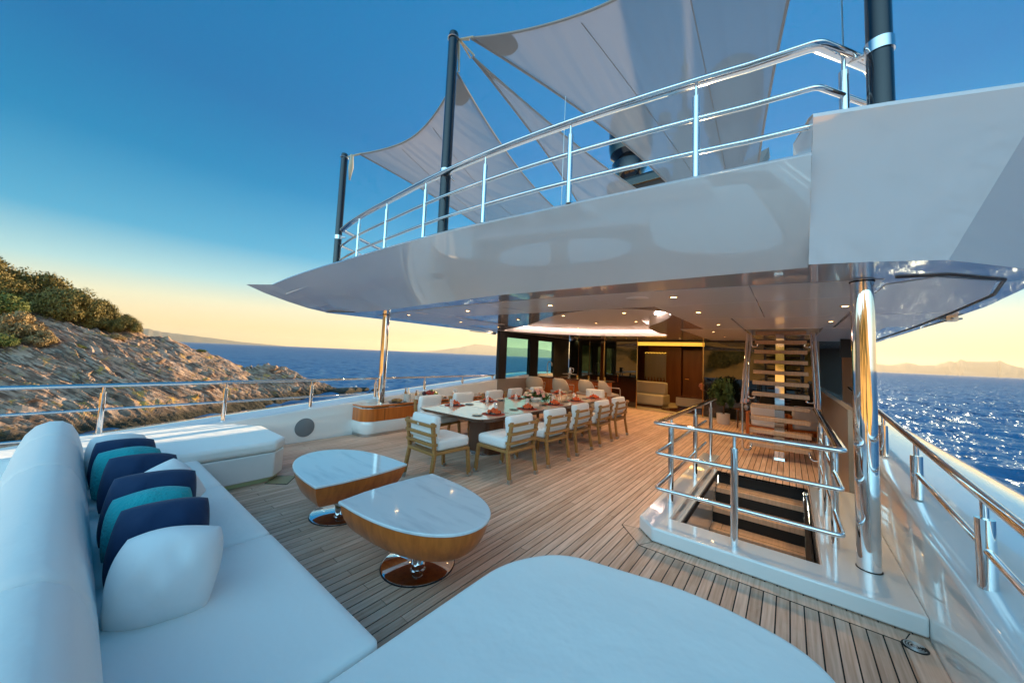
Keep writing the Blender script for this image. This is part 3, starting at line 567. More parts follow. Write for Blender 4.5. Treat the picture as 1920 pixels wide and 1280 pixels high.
# hatch frame
for a in [(HX0, HX0+.02, HY0, HY1, 2.44, 3.0), (HX1-.02, HX1, HY0, HY1, 2.44, 3.0), (HX0+.02, HX1-.02, HY0, HY0+.02, 2.435, 3.0), (HX0+.02, HX1-.02, HY1-.02, HY1, 2.44, 3.0)]: box('hatch_frame', GEL, *a, parent=ov)
# flat satin ceiling panels, a millimetre gap apart, hung just under the shell
yi = lambda x: 3.70+.025*(x-C0)**2
def panel(poly): 
    o = B().prism(poly, UZ-.006, UZ-.002).build('ceiling_panel', CEIL, ov); return o
cx = [-7.1, -5.2, -3.5, -1.85, -.28, .62]
for a, c in zip(cx[:-1], cx[1:]):
    x0, x1 = a+.006, c-.006; ye = 4.86
    edge_ = [(x, yi(x)) for x in np.linspace(x0, x1, 8)]; panel(edge_+[(x1, ye-.006), (x0, ye-.006)])
for a, c in zip(cx[3:-1], cx[4:]): panel([(max(a, -1.42)+.006, ye+.006), (c-.006, ye+.006), (c-.006, 6.5), (max(a, -1.42)+.006, 6.5)])
for (x0, x1, y0, y1) in [(-1.42, -.72, 6.512, 8.43), (-.71, .62, 6.512, 8.43), (-1.9, -.72, 8.45, 12.5), (-7.1, -5.4, 4.872, 6.5), (-7.5, -6.8, 6.52, 12.5), (.5, 1.3, 8.45, 12.5)]: panel([(x0+.006, y0), (x1-.006, y0), (x1-.006, y1-.006), (x0+.006, y1-.006)])
panel([(.9, 4.1), (1.28, 4.45), (1.45, 5.2), (1.52, 6.5), (.66, 6.5), (.66, 4.3)]); panel([(.66, 6.52), (1.52, 6.52), (1.58, 8.43), (.66, 8.43)])
o = B().tube([(.665, 3.98, UZ-.004), (.95, 4.04, UZ-.004), (1.31, 4.42, UZ-.004), (1.48, 5.2, UZ-.004), (1.55, 6.5, UZ-.004), (1.62, 8.4, UZ-.004), (1.66, 12.5, UZ-.004)], .012, 6).build('panel_gasket', SEAM, ov, True)
tag(B().prism([(p[0], p[1]+.2) for p in bot[1:]]+[(2.0, 4.5), (2.1, 26), (-7.7, 26), (-7.6, 4.6)], 2.70, 2.98).build('upper_deck_slab', GEL, ov), 'upper deck slab')
for x, y in ((-5.61, 4.18), (-1.41, 4.13)): lathe('ceiling_speaker', CEIL, [(.13, 0), (.13, -.004), (.12, -.008), (.001, -.008)], (x, y, UZ-.006), ov, 32)
cl = tag(bpy.data.objects.new('awning_cleat', None), 'small metal awning cleat under the starboard overhang edge', 'cleat'); COL.objects.link(cl); cl.location = (1.66, 7.3, UZ)
B().tube([(0, -.3, -.03), (0, .9, -.03)], .012, 8).build('bar', STEEL, cl, True); B().box(-.05, .05, -.28, -.16, -.06, 0).tube([(-.09, -.2, -.03), (.09, -.2, -.03)], .012, 6).tube([(-.09, -.25, -.03), (.09, -.25, -.03)], .012, 6).build('clamp', STEEL, cl)
c2 = copy_tree(cl); c2.location = (-7.82, 8.6, UZ); c2.rotation_euler.z = math.pi; c2['label'] = 'small metal awning cleat under the port overhang edge'
# ------------------------------------------------------------------ downlights (each one lit)
DL = [(-1.02, 4.2), (-2.67, 4.2), (-4.35, 4.2), (-6.08, 4.22), (-4.33, 5.62), (-6.05, 5.64), (-1.02, 5.6), (.52, 5.55), (-6.05, 7.0), (-1.02, 7.45), (.52, 7.3), (-1.34, 9.06), (-1.34, 10.81), (-6.5, 11.05), (-5.92, 11.05), (-4.22, 11.4), (-2.58, 11.4), (-6.5, 12.3), (-5.3, 12.3), (-1.32, 12.3), (-3.4, 12.2)]
DLC = [(-3.83, 6.57), (-2.48, 6.55), (-3.81, 8.18), (-2.78, 8.1), (-4.9, 9.3)]
rowname = lambda y: 'aft edge row' if y < 4.5 else 'second row' if y < 6 else 'middle row' if y < 8 else 'row by the stairs' if y < 11 else 'row along the glass wall' if y < 12 else 'innermost row'
ring_me = None; seen = {}
for i, (x, y) in enumerate(DL+DLC):
    z = UZ-.006 if (x, y) in DL else 2.615
    side = 'port' if x < -5 else 'left of centre' if x < -3.5 else 'right of centre' if x < -2 else 'stair side' if x < 0 else 'starboard'
    t = thing('downlight', ('gold rimmed ceiling downlight, %s, %s' % (rowname(y), side)) if (x, y) in DL else 'small downlight inside the ceiling cove, %s, %s' % (side, 'aft' if y < 7 else 'forward' if y < 9 else 'far'), 'downlight', (x, y, z), 0, 'ceiling downlights')
    seen[t['label']] = seen.get(t['label'], 0)+1
    if seen[t['label']] > 1: t['label'] = t['label']+', the farther one'
    if ring_me is None:
        r_ = lathe('rim', GOLD, [(.034, 0), (.05, 0), (.05, -.004), (.036, -.007), (.034, -.002)], (0, 0, 0), t, 20); g_ = lathe('lens', LAMP, [(.034, -.001), (.034, -.003), (.001, -.003)], (0, 0, 0), t, 16); ring_me = (r_.data, g_.data)
    else: link('rim', ring_me[0], None, t); link('lens', ring_me[1], None, t)
    ld = bpy.data.lights.new('downlight_bulb', 'SPOT'); ld.energy = (22 if x > -1.2 else 8) if y < 8 else 24; ld.spot_size = R(105); ld.spot_blend = .7; ld.color = (1, .66, .32) if y < 8 else (1, .58, .20); ld.shadow_soft_size = .03
    lo = bpy.data.objects.new('bulb', ld); COL.objects.link(lo); lo.parent = t; lo.location = (0, 0, -.012)
# ------------------------------------------------------------------ polished pillars
def pillar(x, y, z0, label):
    t = thing('steel_pillar', label, 'pillar', (x, y, 0), 0, 'polished pillars under the overhang')
    tube('shaft', CHROME, [(0, 0, z0), (0, 0, UZ)], .073, t, 40); lathe('base_seal', CAULK, [(.079, z0-.002), (.079, z0+.005), (.073, z0+.007)], (0, 0, 0), t, 40); lathe('top_seal', CAULK, [(.076, UZ-.016), (.079, UZ-.012), (.079, UZ-.004)], (0, 0, 0), t, 40)
pillar(.485, 4.06, CH, 'polished steel pillar standing on the white coaming beside the stairwell'); pillar(-6.64, 4.06, .60, 'polished steel pillar rising from the wooden sideboard')
# ------------------------------------------------------------------ railings
def rail_thing(name, label, cat='railing'): return thing(name, label, cat)
pr = rail_thing('side_railing', 'two bar polished railing along the port bulwark in front of the headland')
PX = -7.02
tube('top_rail', CHROME, [(PX, y, 1.085) for y in (-3, 0, 4, 8.05)], .024, pr); tube('middle_rail', CHROME, [(PX, y, .775) for y in (-3, 0, 3, 3.95)], .016, pr); tube('lower_rail', CHROME, [(PX, y, .46) for y in (-3, -1, .25)], .016, pr)
for y in (-.98, .30, 1.57, 2.85, 4.15, 5.45, 6.72, 7.95):
    z = BZ(max(y, -1))+.012; p = tube('post', CHROME, [(PX, y, z), (PX, y, max(z+.09, .99))], .03, pr, 14); tube('post_neck', CHROME, [(PX, y, .95), (PX, y, 1.075)], .014, p)
sr = rail_thing('side_railing', 'two bar polished railing on the starboard bulwark at the right edge')
sx_ = .80; rz = lambda y: 1.064+.066*(y-3.05)
tube('top_rail', CHROME, [(sx_, y, rz(y)) for y in (-1, 3, 6, 8.2)], .026, sr, 16); tube('lower_rail', CHROME, [(sx_, y, BZ(y)+.20) for y in (-1, 2, 4.3)], .018, sr, 14)
for y in (.55, 1.8, 3.05, 4.3, 5.55, 6.8):
    z = BZ(y)+.005; p = tube('post', CHROME, [(sx_, y, z), (sx_, y, rz(y)-.11)], .036, sr, 20); tube('post_neck', CHROME, [(sx_, y, rz(y)-.12), (sx_, y, rz(y)-.01)], .016, p)
wr = rail_thing('stairwell_railing', 'three bar polished railing round the stairwell opening')
cor = lambda z, e=0: [(-1.05-e, 7.2, z), (-1.05-e, 3.72-e, z), (.31+e, 3.72-e, z), (.31+e, 7.0, z)]
def flat_tube(pts, rx, rz_, seg=14):
    b = B(); b.tube([(p[0], p[1], 0) for p in pts], rx, seg); zc = pts[0][2]; b.v = [(v[0], v[1], zc+v[2]*rz_/rx) for v in b.v]; return b
o = flat_tube(fillet(cor(1.085), .05), .040, .022).build('top_rail', CHROME, wr, True); set_sharp(o.data, 60)
for z in (.79, .45): tube('middle_rail', CHROME, fillet([(-1.05, 6.4, z), (-1.05, 4.29, z), (-1.05, 3.72, z), (.31, 3.72, z), (.31, 4.3, z), (.31, 6.3, z)], .05), .019, wr)
for x, y in ((-1.05, 4.29), (-1.05, 5.6), (-1.05, 6.85), (-.385, 3.71), (.31, 4.32), (.31, 5.2), (.31, 6.1)):
    p = tube('post', CHROME, [(x, y, CH), (x, y, .97)], .029, wr, 18); tube('post_neck', CHROME, [(x, y, .95), (x, y, 1.075)], .013, p)
# upper deck railing
ur = rail_thing('upper_railing', 'three bar polished railing along the edge of the upper deck')
ra = lambda x: 2.66+.034*(x-C0)**2
def urail(z): return [(-7.3, 5.6, z), (-6.95, 3.9, z), (-6.5, 2.95, z)] + [(x, ra(x)-.12*max(0, (-4.5-x)/2), z) for x in np.linspace(-6.0, -.2, 18)] + [(.17, 2.985, z), (.5, 3.45, z), (.75, 4.6, z)]
o = flat_tube(fillet(urail(3.9), .04, 4), .050, .026).build('top_rail', CHROME, ur, True)
for z in (3.60, 3.33): tube('middle_rail', CHROME, fillet(urail(z), .04, 4), .020, ur)
for x in (-5.6, -4.65, -3.65, -2.6, -1.58, -.55): 
    y = ra(x)-.12*max(0, (-4.5-x)/2); p = tube('post', CHROME, [(x, y, 3.125), (x, y, 3.78)], .026, ur, 12); tube('post_neck', CHROME, [(x, y, 3.76), (x, y, 3.89)], .013, p)
for x, y in ((.32, 3.2), (-6.75, 3.4)): p = tube('post', CHROME, [(x, y, 3.14), (x, y, 3.78)], .028, ur, 12); tube('post_neck', CHROME, [(x, y, 3.76), (x, y, 3.89)], .013, p)
# ------------------------------------------------------------------ awning poles
def pole(x, y, ztop, label, band, ax, z0=3.13):
    t = thing('awning_pole', label, 'pole', (x, y, 3.0), 0, 'black awning poles on the upper deck')
    o = B().lathe([(.066, z0-3.0), (.064, ztop-3.02), (.055, ztop-2.99), (.001, ztop-2.985)], (0, 0, 0), 28).build('shaft', BLACKP, t, True); set_sharp(o.data, 50)
    lathe('clamp_band', CHROME, [(.067, band-.04), (.074, band-.04), (.074, band+.04), (.067, band+.04)], (0, 0, 0), t, 28); tube('clamp_arm', CHROME, [(0, 0, band), ax], .016, t)
    tube('eye', STEEL, [(.07*math.cos(a), .07*math.sin(a), ztop-3.07) for a in np.linspace(0, 6.28, 20)], .008, t, 6)
PA = Vector((-3.33, 2.72, 5.78)); PB = Vector((-7.02, 3.12, 5.62)); PC = Vector((.49, 3.17, 6.05))
pole(PA.x, PA.y, PA.z, 'tall black awning pole in the middle, where the shade sails meet', .93, (0, .14, .90))
pole(PB.x, PB.y, PB.z, 'black awning pole at the far port corner of the upper deck', .90, (.15, .08, .90))
pole(PC.x, PC.y, PC.z, 'thick looking black awning pole at the starboard corner, cut by the top edge', .84, (-.13, .1, .88), 3.375)
# ------------------------------------------------------------------ shade sails: concave edged stretched cloth
def sail(label, corners, sag, dip, n=26, straps=()):
    sag = sag if isinstance(sag, tuple) else (sag,)*4
    c = [Vector(p) for p in corners]; ctr = sum(c, Vector())/len(c)
    def edge(a, b_, s, t):
        p = a.lerp(b_, t); m_ = (a+b_)/2; return p+(ctr-m_).normalized()*(4*t*(1-t)*s*(b_-a).length)
    me_r = []
    q = c if len(c) == 4 else [c[0], c[0], c[1], c[2]]
    for i in range(n+1):
        v = i/n; row = []
        for j in range(n+1):
            u = j/n
            S0 = edge(q[0], q[1], sag[0] if len(c) == 4 else 0, u) if (q[1]-q[0]).length > 1e-6 else q[0]; S1 = edge(q[3], q[2], sag[2], u); E0 = edge(q[0], q[3], sag[3], v); E1 = edge(q[1], q[2], sag[1], v)
            p = S0*(1-v)+S1*v+E0*(1-u)+E1*u-(q[0]*(1-u)*(1-v)+q[1]*u*(1-v)+q[2]*u*v+q[3]*(1-u)*v)
            p.z -= dip*16*u*(1-u)*v*(1-v); p.z += .015*math.sin(9*u+4*v)*u*(1-u)*4
            row.append(tuple(p))
        me_r.append(row)
    t = thing('shade_sail', label, 'shade sail', tuple(c[0]), 0, 'shade sails over the upper deck')
    rel = [[tuple(Vector(p)-c[0]) for p in r] for r in me_r]
    B().loft(rel).build('cloth', SAIL, t, smooth=True, fix=False)
    def hem(path, w=.035):
        b = B().tube(path, w*.5, 6); b.build('hem', SAILD, t, True)
    hem(rel[0]) if len(c) == 4 else None
    hem(rel[-1]); hem([r[0] for r in rel]); hem([r[-1] for r in rel])
    # reinforced corner at the pole and the webbing straps
    r0 = .42/max(.5, (q[3]-q[0]).length); r1 = .42/max(.5, (q[1]-q[0]).length) if len(c) == 4 else 1.0
    def at(u, v):
        fi, fj = min(v*n, n-1e-6), min(u*n, n-1e-6); i, j = int(fi), int(fj); a_, b_ = fi-i, fj-j
        P_ = lambda y_, x_: Vector(rel[y_][x_])
        return tuple((P_(i, j)*(1-b_)+P_(i, j+1)*b_)*(1-a_)+(P_(i+1, j)*(1-b_)+P_(i+1, j+1)*b_)*a_-Vector((0, 0, .008)))
    if len(c) == 4: pr_ = [[at(r1*k/6*math.sin(w), r0*k/6*math.cos(w)) for w in np.linspace(0, math.pi/2, 9)] for k in range(1, 7)]
    else: pr_ = [[at(w, r0*k/6) for w in np.linspace(0, 1, 9)] for k in range(0, 7)]
    B().loft(pr_).build('corner_patch', SAILD, t, True, fix=False)
    for u_ in ((.34, .67) if len(c) == 4 else ()): B().tube([at(u_, v_) for v_ in np.linspace(.02, .98, 20)], .006, 4).build('panel_seam', SAILD, t, True)
    for (a, b_) in straps:
        a = Vector(a)-c[0]; b_ = Vector(b_)-c[0]
        for dx in (-.035, .035): tube('strap', ROPE, [tuple(a), tuple(b_+Vector((dx, 0, 0)))], .012, t, 6)
    return t
a1 = PA+Vector((.22, .10, -.10)); topA = PA+Vector((.05, .05, -.06))
sail('largest shade sail, spreading from the middle pole to the upper right', [a1, PC+Vector((-.2, .1, -.1)), (-.50, 8.7, 5.65), (-2.02, 8.5, 5.65)], (.14, .01, .03, .03), .10, straps=[(topA, a1)])
a2 = PA+Vector((.10, .25, -.18)); sail('narrow triangular shade sail seen edge on between the two large ones', [a2, (-2.72, 8.5, 5.78), (-4.45, 8.5, 5.78)], .03, .0, straps=[(topA, a2)])
a3 = PA+Vector((-.04, .12, -.42)); b3 = PB+Vector((.42, .10, -.08))
s3 = sail('shade sail stretched between the middle pole and the far port pole', [a3, b3, (-7.9, 9.6, 5.6), (-4.95, 8.5, 5.70)], (.12, .03, .03, .04), .35, straps=[(topA, a3), (PB+Vector((.07, .02, -.06)), b3)])
b = B().tube([(-6.80, 3.16, 5.56), (-6.80, 3.16, 5.30), (-6.82, 3.16, 5.05)], [.03, .05, .015], 8).build('strap_tail', ROPE, None, True); tag(b, 'frayed webbing tail hanging beside the far port pole', 'webbing')
# ------------------------------------------------------------------ mast and satellite domes forward, seen through the cloth
ms = thing('radar_mast', 'radar mast with instruments, a dark shape through the largest sail', 'mast', (-2.64, 12, 3.0))
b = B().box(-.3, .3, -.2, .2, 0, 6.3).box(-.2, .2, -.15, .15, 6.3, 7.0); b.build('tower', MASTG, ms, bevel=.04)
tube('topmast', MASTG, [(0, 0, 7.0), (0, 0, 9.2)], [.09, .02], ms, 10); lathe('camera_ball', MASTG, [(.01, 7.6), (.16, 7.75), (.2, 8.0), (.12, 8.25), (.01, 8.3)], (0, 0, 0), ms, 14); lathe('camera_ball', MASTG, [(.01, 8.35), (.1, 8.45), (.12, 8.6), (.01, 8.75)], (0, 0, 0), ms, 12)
for z in (4.9, 5.4, 5.9, 6.4): tube('rung', STEEL, fillet([(-.28, 0, z), (-.48, 0, z), (-.48, 0, z+.28), (-.28, 0, z+.28)], .04), .025, ms, 6)
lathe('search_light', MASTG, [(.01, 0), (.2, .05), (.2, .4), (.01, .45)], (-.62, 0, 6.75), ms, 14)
def dome(x, y, z, r, h, label, foot):
    t = thing('satellite_dome', label, 'satellite dome', (x, y, z)); n = 10
    pf = [(r*.55, 0), (r*.92, .12*h), (r, .25*h)] + [(r*math.cos(a), h-r*.8+r*.8*math.sin(a)) for a in np.linspace(0, 1.5, n)] + [(.001, h)]
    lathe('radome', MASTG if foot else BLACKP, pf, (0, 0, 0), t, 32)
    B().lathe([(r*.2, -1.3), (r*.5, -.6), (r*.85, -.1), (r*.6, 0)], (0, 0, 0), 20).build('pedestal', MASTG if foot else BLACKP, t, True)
    return t
d1 = dome(-4.43, 12, 8.85, .76, 2.05, 'left satellite dome, its glossy black foot showing below the sail', False)
B().box(-.7, 1.4, -.5, .5, -1.25, -.75).build('platform', DGLS, d1, bevel=.15, bseg=4)
d2 = dome(-1.28, 12, 8.75, .78, 2.3, 'right satellite dome, a dark shape through the largest sail', True)
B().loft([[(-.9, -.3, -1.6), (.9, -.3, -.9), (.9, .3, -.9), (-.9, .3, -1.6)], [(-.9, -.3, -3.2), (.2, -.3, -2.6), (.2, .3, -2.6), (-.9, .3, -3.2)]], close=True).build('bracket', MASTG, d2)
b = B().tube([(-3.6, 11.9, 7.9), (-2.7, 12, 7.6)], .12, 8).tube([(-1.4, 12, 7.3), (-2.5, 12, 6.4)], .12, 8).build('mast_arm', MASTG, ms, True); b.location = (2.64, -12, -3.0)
for i, (x, y) in enumerate([(-2.0, 3.3), (.32, 3.2)]): tag(tube('guy_wire', STEEL, [(x, y, 3.0 if i == 0 else 3.9), (x-.02, y+.05, 4.75 if i == 0 else 8)], .005, None, 5), ['thin wire below the largest sail near the middle', 'thin wire rising from the starboard rail corner'][i], 'wire')
# ------------------------------------------------------------------ big sofa
sofa = thing('sofa', 'large pale L shaped sofa with long rounded backrest at the lower left', 'sofa', (-3.2, .4, 0))
def sp_child(f): 
    f.parent = sofa; f.location = Vector(f.location)-Vector((-3.2, .4, 0)); return f
for x0, x1 in ((-2.8, -1.425), (-4.05, -2.8), (-5.06, -4.05)):
    sp_child(rbox('seat_cushion', FAB, x0+.004, x1-.004, .02, .955, .27, .425, .035, puff=.014, n=12))
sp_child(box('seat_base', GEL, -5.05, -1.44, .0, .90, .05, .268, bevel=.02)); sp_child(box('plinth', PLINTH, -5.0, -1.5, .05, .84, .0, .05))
bx = [-5.85, -5.02, -3.9, -2.1, -.3]
def bolster(xa, xb, first):
    prof = [(.235, .40), (.215, .55), (.17, .72), (.125, .815), (.06, .862), (-.02, .868), (-.10, .83), (-.155, .75), (-.20, .6), (-.225, .40)]
    rows = []; r = .06
    for t in [0, .012, .03, .06, .12, .5, .88, .94, .97, .988, 1]:
        x = xa+(xb-xa)*t; d = min((x-xa), (xb-x)); sh = 1-(1-min(1, d/r))**2*(.12 if not (first and x-xa < r*2) else .55)
        rows.append([(x, -.04+(y-.02)*sh, .40+(z-.40)*.97*(1-(1-sh)*.6)) for y, z in prof])
    b = B().loft(rows); n = len(prof); b.f.append(tuple(range(n))); b.f.append(tuple(len(b.v)-n+k for k in range(n))); return sp_child(b.build('backrest', FAB, None, True))
for i in range(4): bolster(bx[i]+.002, bx[i+1]-.002, i == 0)
for x0, x1 in ((-6.75, -4.3), (-4.3, -2.2), (-2.2, -.3)): sp_child(rbox('aft_cushion', FAB, x0+.004, x1-.004, -1.25, -.18, .25, .42, .04, puff=.012, n=8))
sp_child(box('aft_base', GEL, -6.7, -.35, -1.2, .0, .0, .25))
bench = thing('bench', 'pale upholstered bench with cut off corner by the port bulwark', 'bench', (-6, .8, 0))
bp_ = [(-5.06, -1.0), (-5.06, 1.70), (-5.24, 1.86), (-6.15, 1.86), (-6.55, 1.60), (-6.80, 1.2), (-6.82, .2), (-6.72, -.05), (-6.5, -.2), (-6.2, -1.0)]
def rel(poly, c): return [(x-c[0], y-c[1]) for x, y in poly]
rb = rel(bp_, (-6, .8))
B().prism(rb, .37, .505).build('cushion', FAB, bench, bevel=.045, bseg=5)
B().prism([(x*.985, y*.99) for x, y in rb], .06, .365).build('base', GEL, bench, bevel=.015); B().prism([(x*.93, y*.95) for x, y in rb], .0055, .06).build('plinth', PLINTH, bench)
strip('inlay_seam', [(-5.07, 1.60), (-4.86, 1.78), (-5.10, 1.97), (-5.27, 1.80)], .003, CAULK); strip('inlay', [(-5.07, 1.612), (-4.875, 1.78), (-5.10, 1.957), (-5.255, 1.80)], .005, mat('pale_inlay_wood', (.34, .30, .16), .5))
pad = thing('sun_pad', 'wide pale sun pad with cut corners in the foreground', 'sun pad', (-.6, 1.2, 0))
pp = [(v.x, v.y) for v in fillet([(-1.412, -.4, 0), (-1.412, 1.78, 0), (-1.20, 2.13, 0), (-.40, 2.30, 0), (.16, 2.18, 0), (.24, 1.6, 0), (.24, -.4, 0)], .3, 8)]
B().prism(rel(pp, (-.6, 1.2)), .27, .428).build('cushion', FAB, pad, bevel=.04, bseg=5); B().prism([(x*.97, y*.97) for x, y in rel(pp, (-.6, 1.2))], .006, .265).build('base', GEL, pad, bevel=.01)
# ------------------------------------------------------------------ scatter pillows
def pillow_mesh(name, m, h=.20, t=.15, seed=0, k_=.27):
    n = 18; g = np.random.default_rng(seed); rows = {}; V = []; F = []
    for s in (1, -1):
        for i in range(n+1):
            for j in range(n+1):
                u = -1+2*i/n; v = -1+2*j/n; u = math.copysign(1-(1-abs(u))**1.4, u); v = math.copysign(1-(1-abs(v))**1.4, v)
                th = t*(max(0, (1-u**2))*max(0, (1-v**2)))**.48; pin = math.sqrt(1-k_*v*v)*1.06-.02*math.sin(3*v+seed)*abs(u); pin2 = math.sqrt(1-k_*u*u)*1.06-.02*math.sin(3*u+seed*2)*abs(v)
                w = (.014*math.sin(7*u+seed)*math.sin(5*v+seed*2)+.006*math.sin(17*u*v+9*u))*(1-u*u)*(1-v*v)
                V.append((s*(th+w), u*h*pin, v*h*pin2))
    k = n+1
    for q in range(2):
        for i in range(n):
            for j in range(n):
                a = q*k*k+i*k+j; f = (a, a+1, a+k+1, a+k); F.append(f if q else f[::-1])
    me = bpy.data.meshes.new(name); me.from_pydata(V, [], F); bm = bmesh.new(); bm.from_mesh(me); bmesh.ops.remove_doubles(bm, verts=bm.verts, dist=1e-4); bmesh.ops.recalc_face_normals(bm, faces=bm.faces); bm.to_mesh(me); bm.free(); me.materials.append(m); return me
PM = {'n': pillow_mesh('pillow', NAVY, seed=1), 't': pillow_mesh('pillow', TEAL, seed=2), 'w': pillow_mesh('pillow', WPIL, t=.16, seed=3, k_=.26)}
for k, x, y, z, yaw, tilt, roll, sc, l in [('w', -2.36, .40, .61, -24, 26, 0, 1.04, 'plump white pillow nearest the camera'), ('n', -2.74, .42, .63, -16, 28, 0, 1.05, 'navy pillow directly behind the nearest white one'),
      ('t', -3.02, .40, .64, -16, 30, 2, .98, 'front teal knitted pillow, nearer of the two teal ones'), ('n', -3.26, .43, .655, -12, 26, -2, 1.12, 'navy pillow behind the front teal one'), ('w', -3.52, .52, .64, 0, 20, 35, 1.0, 'white pillow corner showing behind the middle navy one'),
      ('n', -3.92, .44, .64, 8, 30, -8, 1.1, 'navy pillow standing in front of the rear teal one'), ('t', -4.30, .40, .63, 10, 28, -6, 1.05, 'rear teal knitted pillow between two navy ones at the far end'), ('n', -4.68, .40, .63, 12, 26, -6, 1.08, 'rearmost navy pillow beside the far white one'), ('w', -5.02, .38, .62, 14, 24, -4, 1.05, 'white pillow at the far end behind the rearmost navy one')]:
    o = link('pillow', PM[k], None, None, True, (x, y, z)); o.rotation_euler = (R(roll), R(-tilt+(5 if x < -2.5 else 0)), R(yaw)); o.location.y -= .03; o.location.z -= .03; sc *= .93; o.scale = (1, sc, sc); tag(o, l, 'pillow', 'scatter pillows on the sofa')
# ------------------------------------------------------------------ coffee tables
def coffee(x, y, sgn, label, rotz=0):
    t = thing('coffee_table', label, 'coffee table', (x, y, 0), rotz, 'pair of shield shaped coffee tables')
    def shape(s, n=30, grow=0.):
        flat = .46+grow; ln = 1.08+2*grow; out = []
        for a in np.linspace(-math.pi/2, math.pi/2, n):
            out.append((sgn*(-.5-grow+ln*abs(math.cos(a))**.72), flat*math.copysign(abs(math.sin(a))**.95, a)))
        out += [(sgn*(-.5-grow-.035), flat*.5), (sgn*(-.5-grow-.045), 0), (sgn*(-.5-grow-.035), -flat*.5)]
        return [(px*s, py*s) for px, py in out]
    b = B(); rows = [[(px, py, z) for px, py in shape(s)] for z, s in [(.265, .80), (.30, .865), (.36, .93), (.42, .97), (.474, .985)]]; b.loft(rows, close=True); n = len(rows[0]); b.f.append(tuple(range(n)))
    o = b.build('apron', VARN, t, smooth=True); set_sharp(o.data, 38)
    B().prism(shape(1., grow=.006), .475, .498).build('top', MARB, t, bevel=.006)
    p = lathe('column', CHROME, [(.055, .02), (.055, .09), (.07, .1), (.07, .17), (.05, .18), (.05, .23), (.055, .235), (.055, .27)], (sgn*-.06, 0, 0), t, 32); lathe('base', CHROME, [(.285, .001), (.285, .012), (.275, .018), (.001, .02)], (sgn*-.06, 0, 0), t, 56); lathe('base_gasket', CAULK, [(.291, .0), (.291, .005), (.28, .006)], (sgn*-.06, 0, 0), t, 56)
    return t
coffee(-2.29, 1.865, 1, 'nearer coffee table, marble shield top rounding to starboard'); coffee(-3.72, 1.865, -1, 'farther coffee table, marble shield top rounding to port')
# ------------------------------------------------------------------ sideboard
sb = thing('sideboard', 'low curved wooden sideboard along the port bulwark under the pillar', 'sideboard', (-6.6, 6, 0))
def sbp(xf, y0, y1, r): 
    return [( -.258, y1), (-.258, y0)] + [(xf-r+r*math.sin(a), y0+r-r*math.cos(a)) for a in np.linspace(0, math.pi/2, 10)] + [(xf, y1)]
B().prism(sbp(.20, -2.42, 2.0, .24), .57, .60).build('top', VARN, sb, bevel=.006); B().prism(sbp(.165, -2.37, 1.98, .21), .6, .604).build('top_inlay', TOPM, sb)
B().prism(sbp(.165, -2.39, 2.0, .22), .535, .57).build('steel_band', CHROME, sb); B().prism(sbp(.195, -2.41, 2.0, .235), .29, .535).build('wood_front', VARN, sb, bevel=.004)
rows = [[(px, py, z) for px, py in sbp(xf, y0, 2.0, r)] for z, xf, y0, r in [(.05, .18, -2.38, .2), (.10, .20, -2.40, .23), (.2, .215, -2.42, .24), (.289, .19, -2.405, .235)]]
b = B().loft(rows, close=True); o = b.build('white_base', GEL, sb, True); set_sharp(o.data, 50); B().prism(sbp(.19, -2.39, 2.0, .21), .0, .05).build('kick_strip', STEEL, sb)
for y in (-1.98, -.9, .2): box('door_gap', CAULK, .1945, .1975, y, y+.005, .3, .53, sb)
for y in (-1.72, -1.5, -.6): box('catch', GOLD, .166, .172, y, y+.03, .545, .562, sb)
ZT = .604
pl = thing('bread_plate', 'oval grey tray of bread beside the pillar', 'tray', (-6.58, 4.42, ZT)); lathe('tray', PLATE, [(.12, 0), (.19, .015), (.185, .02), (.001, .01)], (0, 0, 0), pl, 24)
for i in range(5): rbox('bread_roll', BREAD, -.06, .06, -.035, .035, -.025, .03, .024, pl, n=3, loc=(random.uniform(-.08, .08), random.uniform(-.1, .1), .045), rot=(0, random.uniform(-.3, .3), random.uniform(0, 3)))
def bucket(x, y, r, h, label):
    t = thing('ice_bucket', label, 'ice bucket', (x, y, ZT)); lathe('pail', CERA, [(r*.78, 0), (r*.9, h*.5), (r, h), (r*.93, h), (r*.8, h*.6), (.001, h*.55)], (0, 0, 0), t, 24)
    for i in range(3): lathe('bottle', [GLASS, CREAM, BREAD][i], [(.026, h*.5), (.026, h+.03), (.011, h+.07), (.011, h+.12), (.001, h+.12)], (r*.45*math.cos(i*2.1), r*.45*math.sin(i*2.1), 0), t, 12)
bucket(-6.58, 4.66, .09, .17, 'larger cream ice bucket with bottles on the sideboard'); bucket(-6.50, 4.86, .055, .12, 'smaller cream ice bucket with bottles on the sideboard')
fb = thing('fruit_bowl', 'pale bowl piled with grapes, apples and limes on the sideboard', 'fruit bowl', (-6.6, 5.3, ZT)); lathe('bowl', CERA, [(.09, 0), (.15, .03), (.2, .1), (.195, .1), (.14, .04), (.001, .02)], (0, 0, 0), fb, 24)
for i in range(26):
    a = random.uniform(0, 6.28); rr_ = .15*random.random()**.5; q = .05 if i < 12 else .03; lathe('fruit', [FGRN, FRED, FPUR][0 if math.cos(a) < -.1 else (1 if i % 3 == 0 else 2)], [(q*math.cos(b_)+.0005, q*math.sin(b_)) for b_ in np.linspace(-1.5, 1.5, 7)], (rr_*math.sin(a), rr_*math.cos(a)*-1, .12+(.15-rr_)*.55), fb, 10)
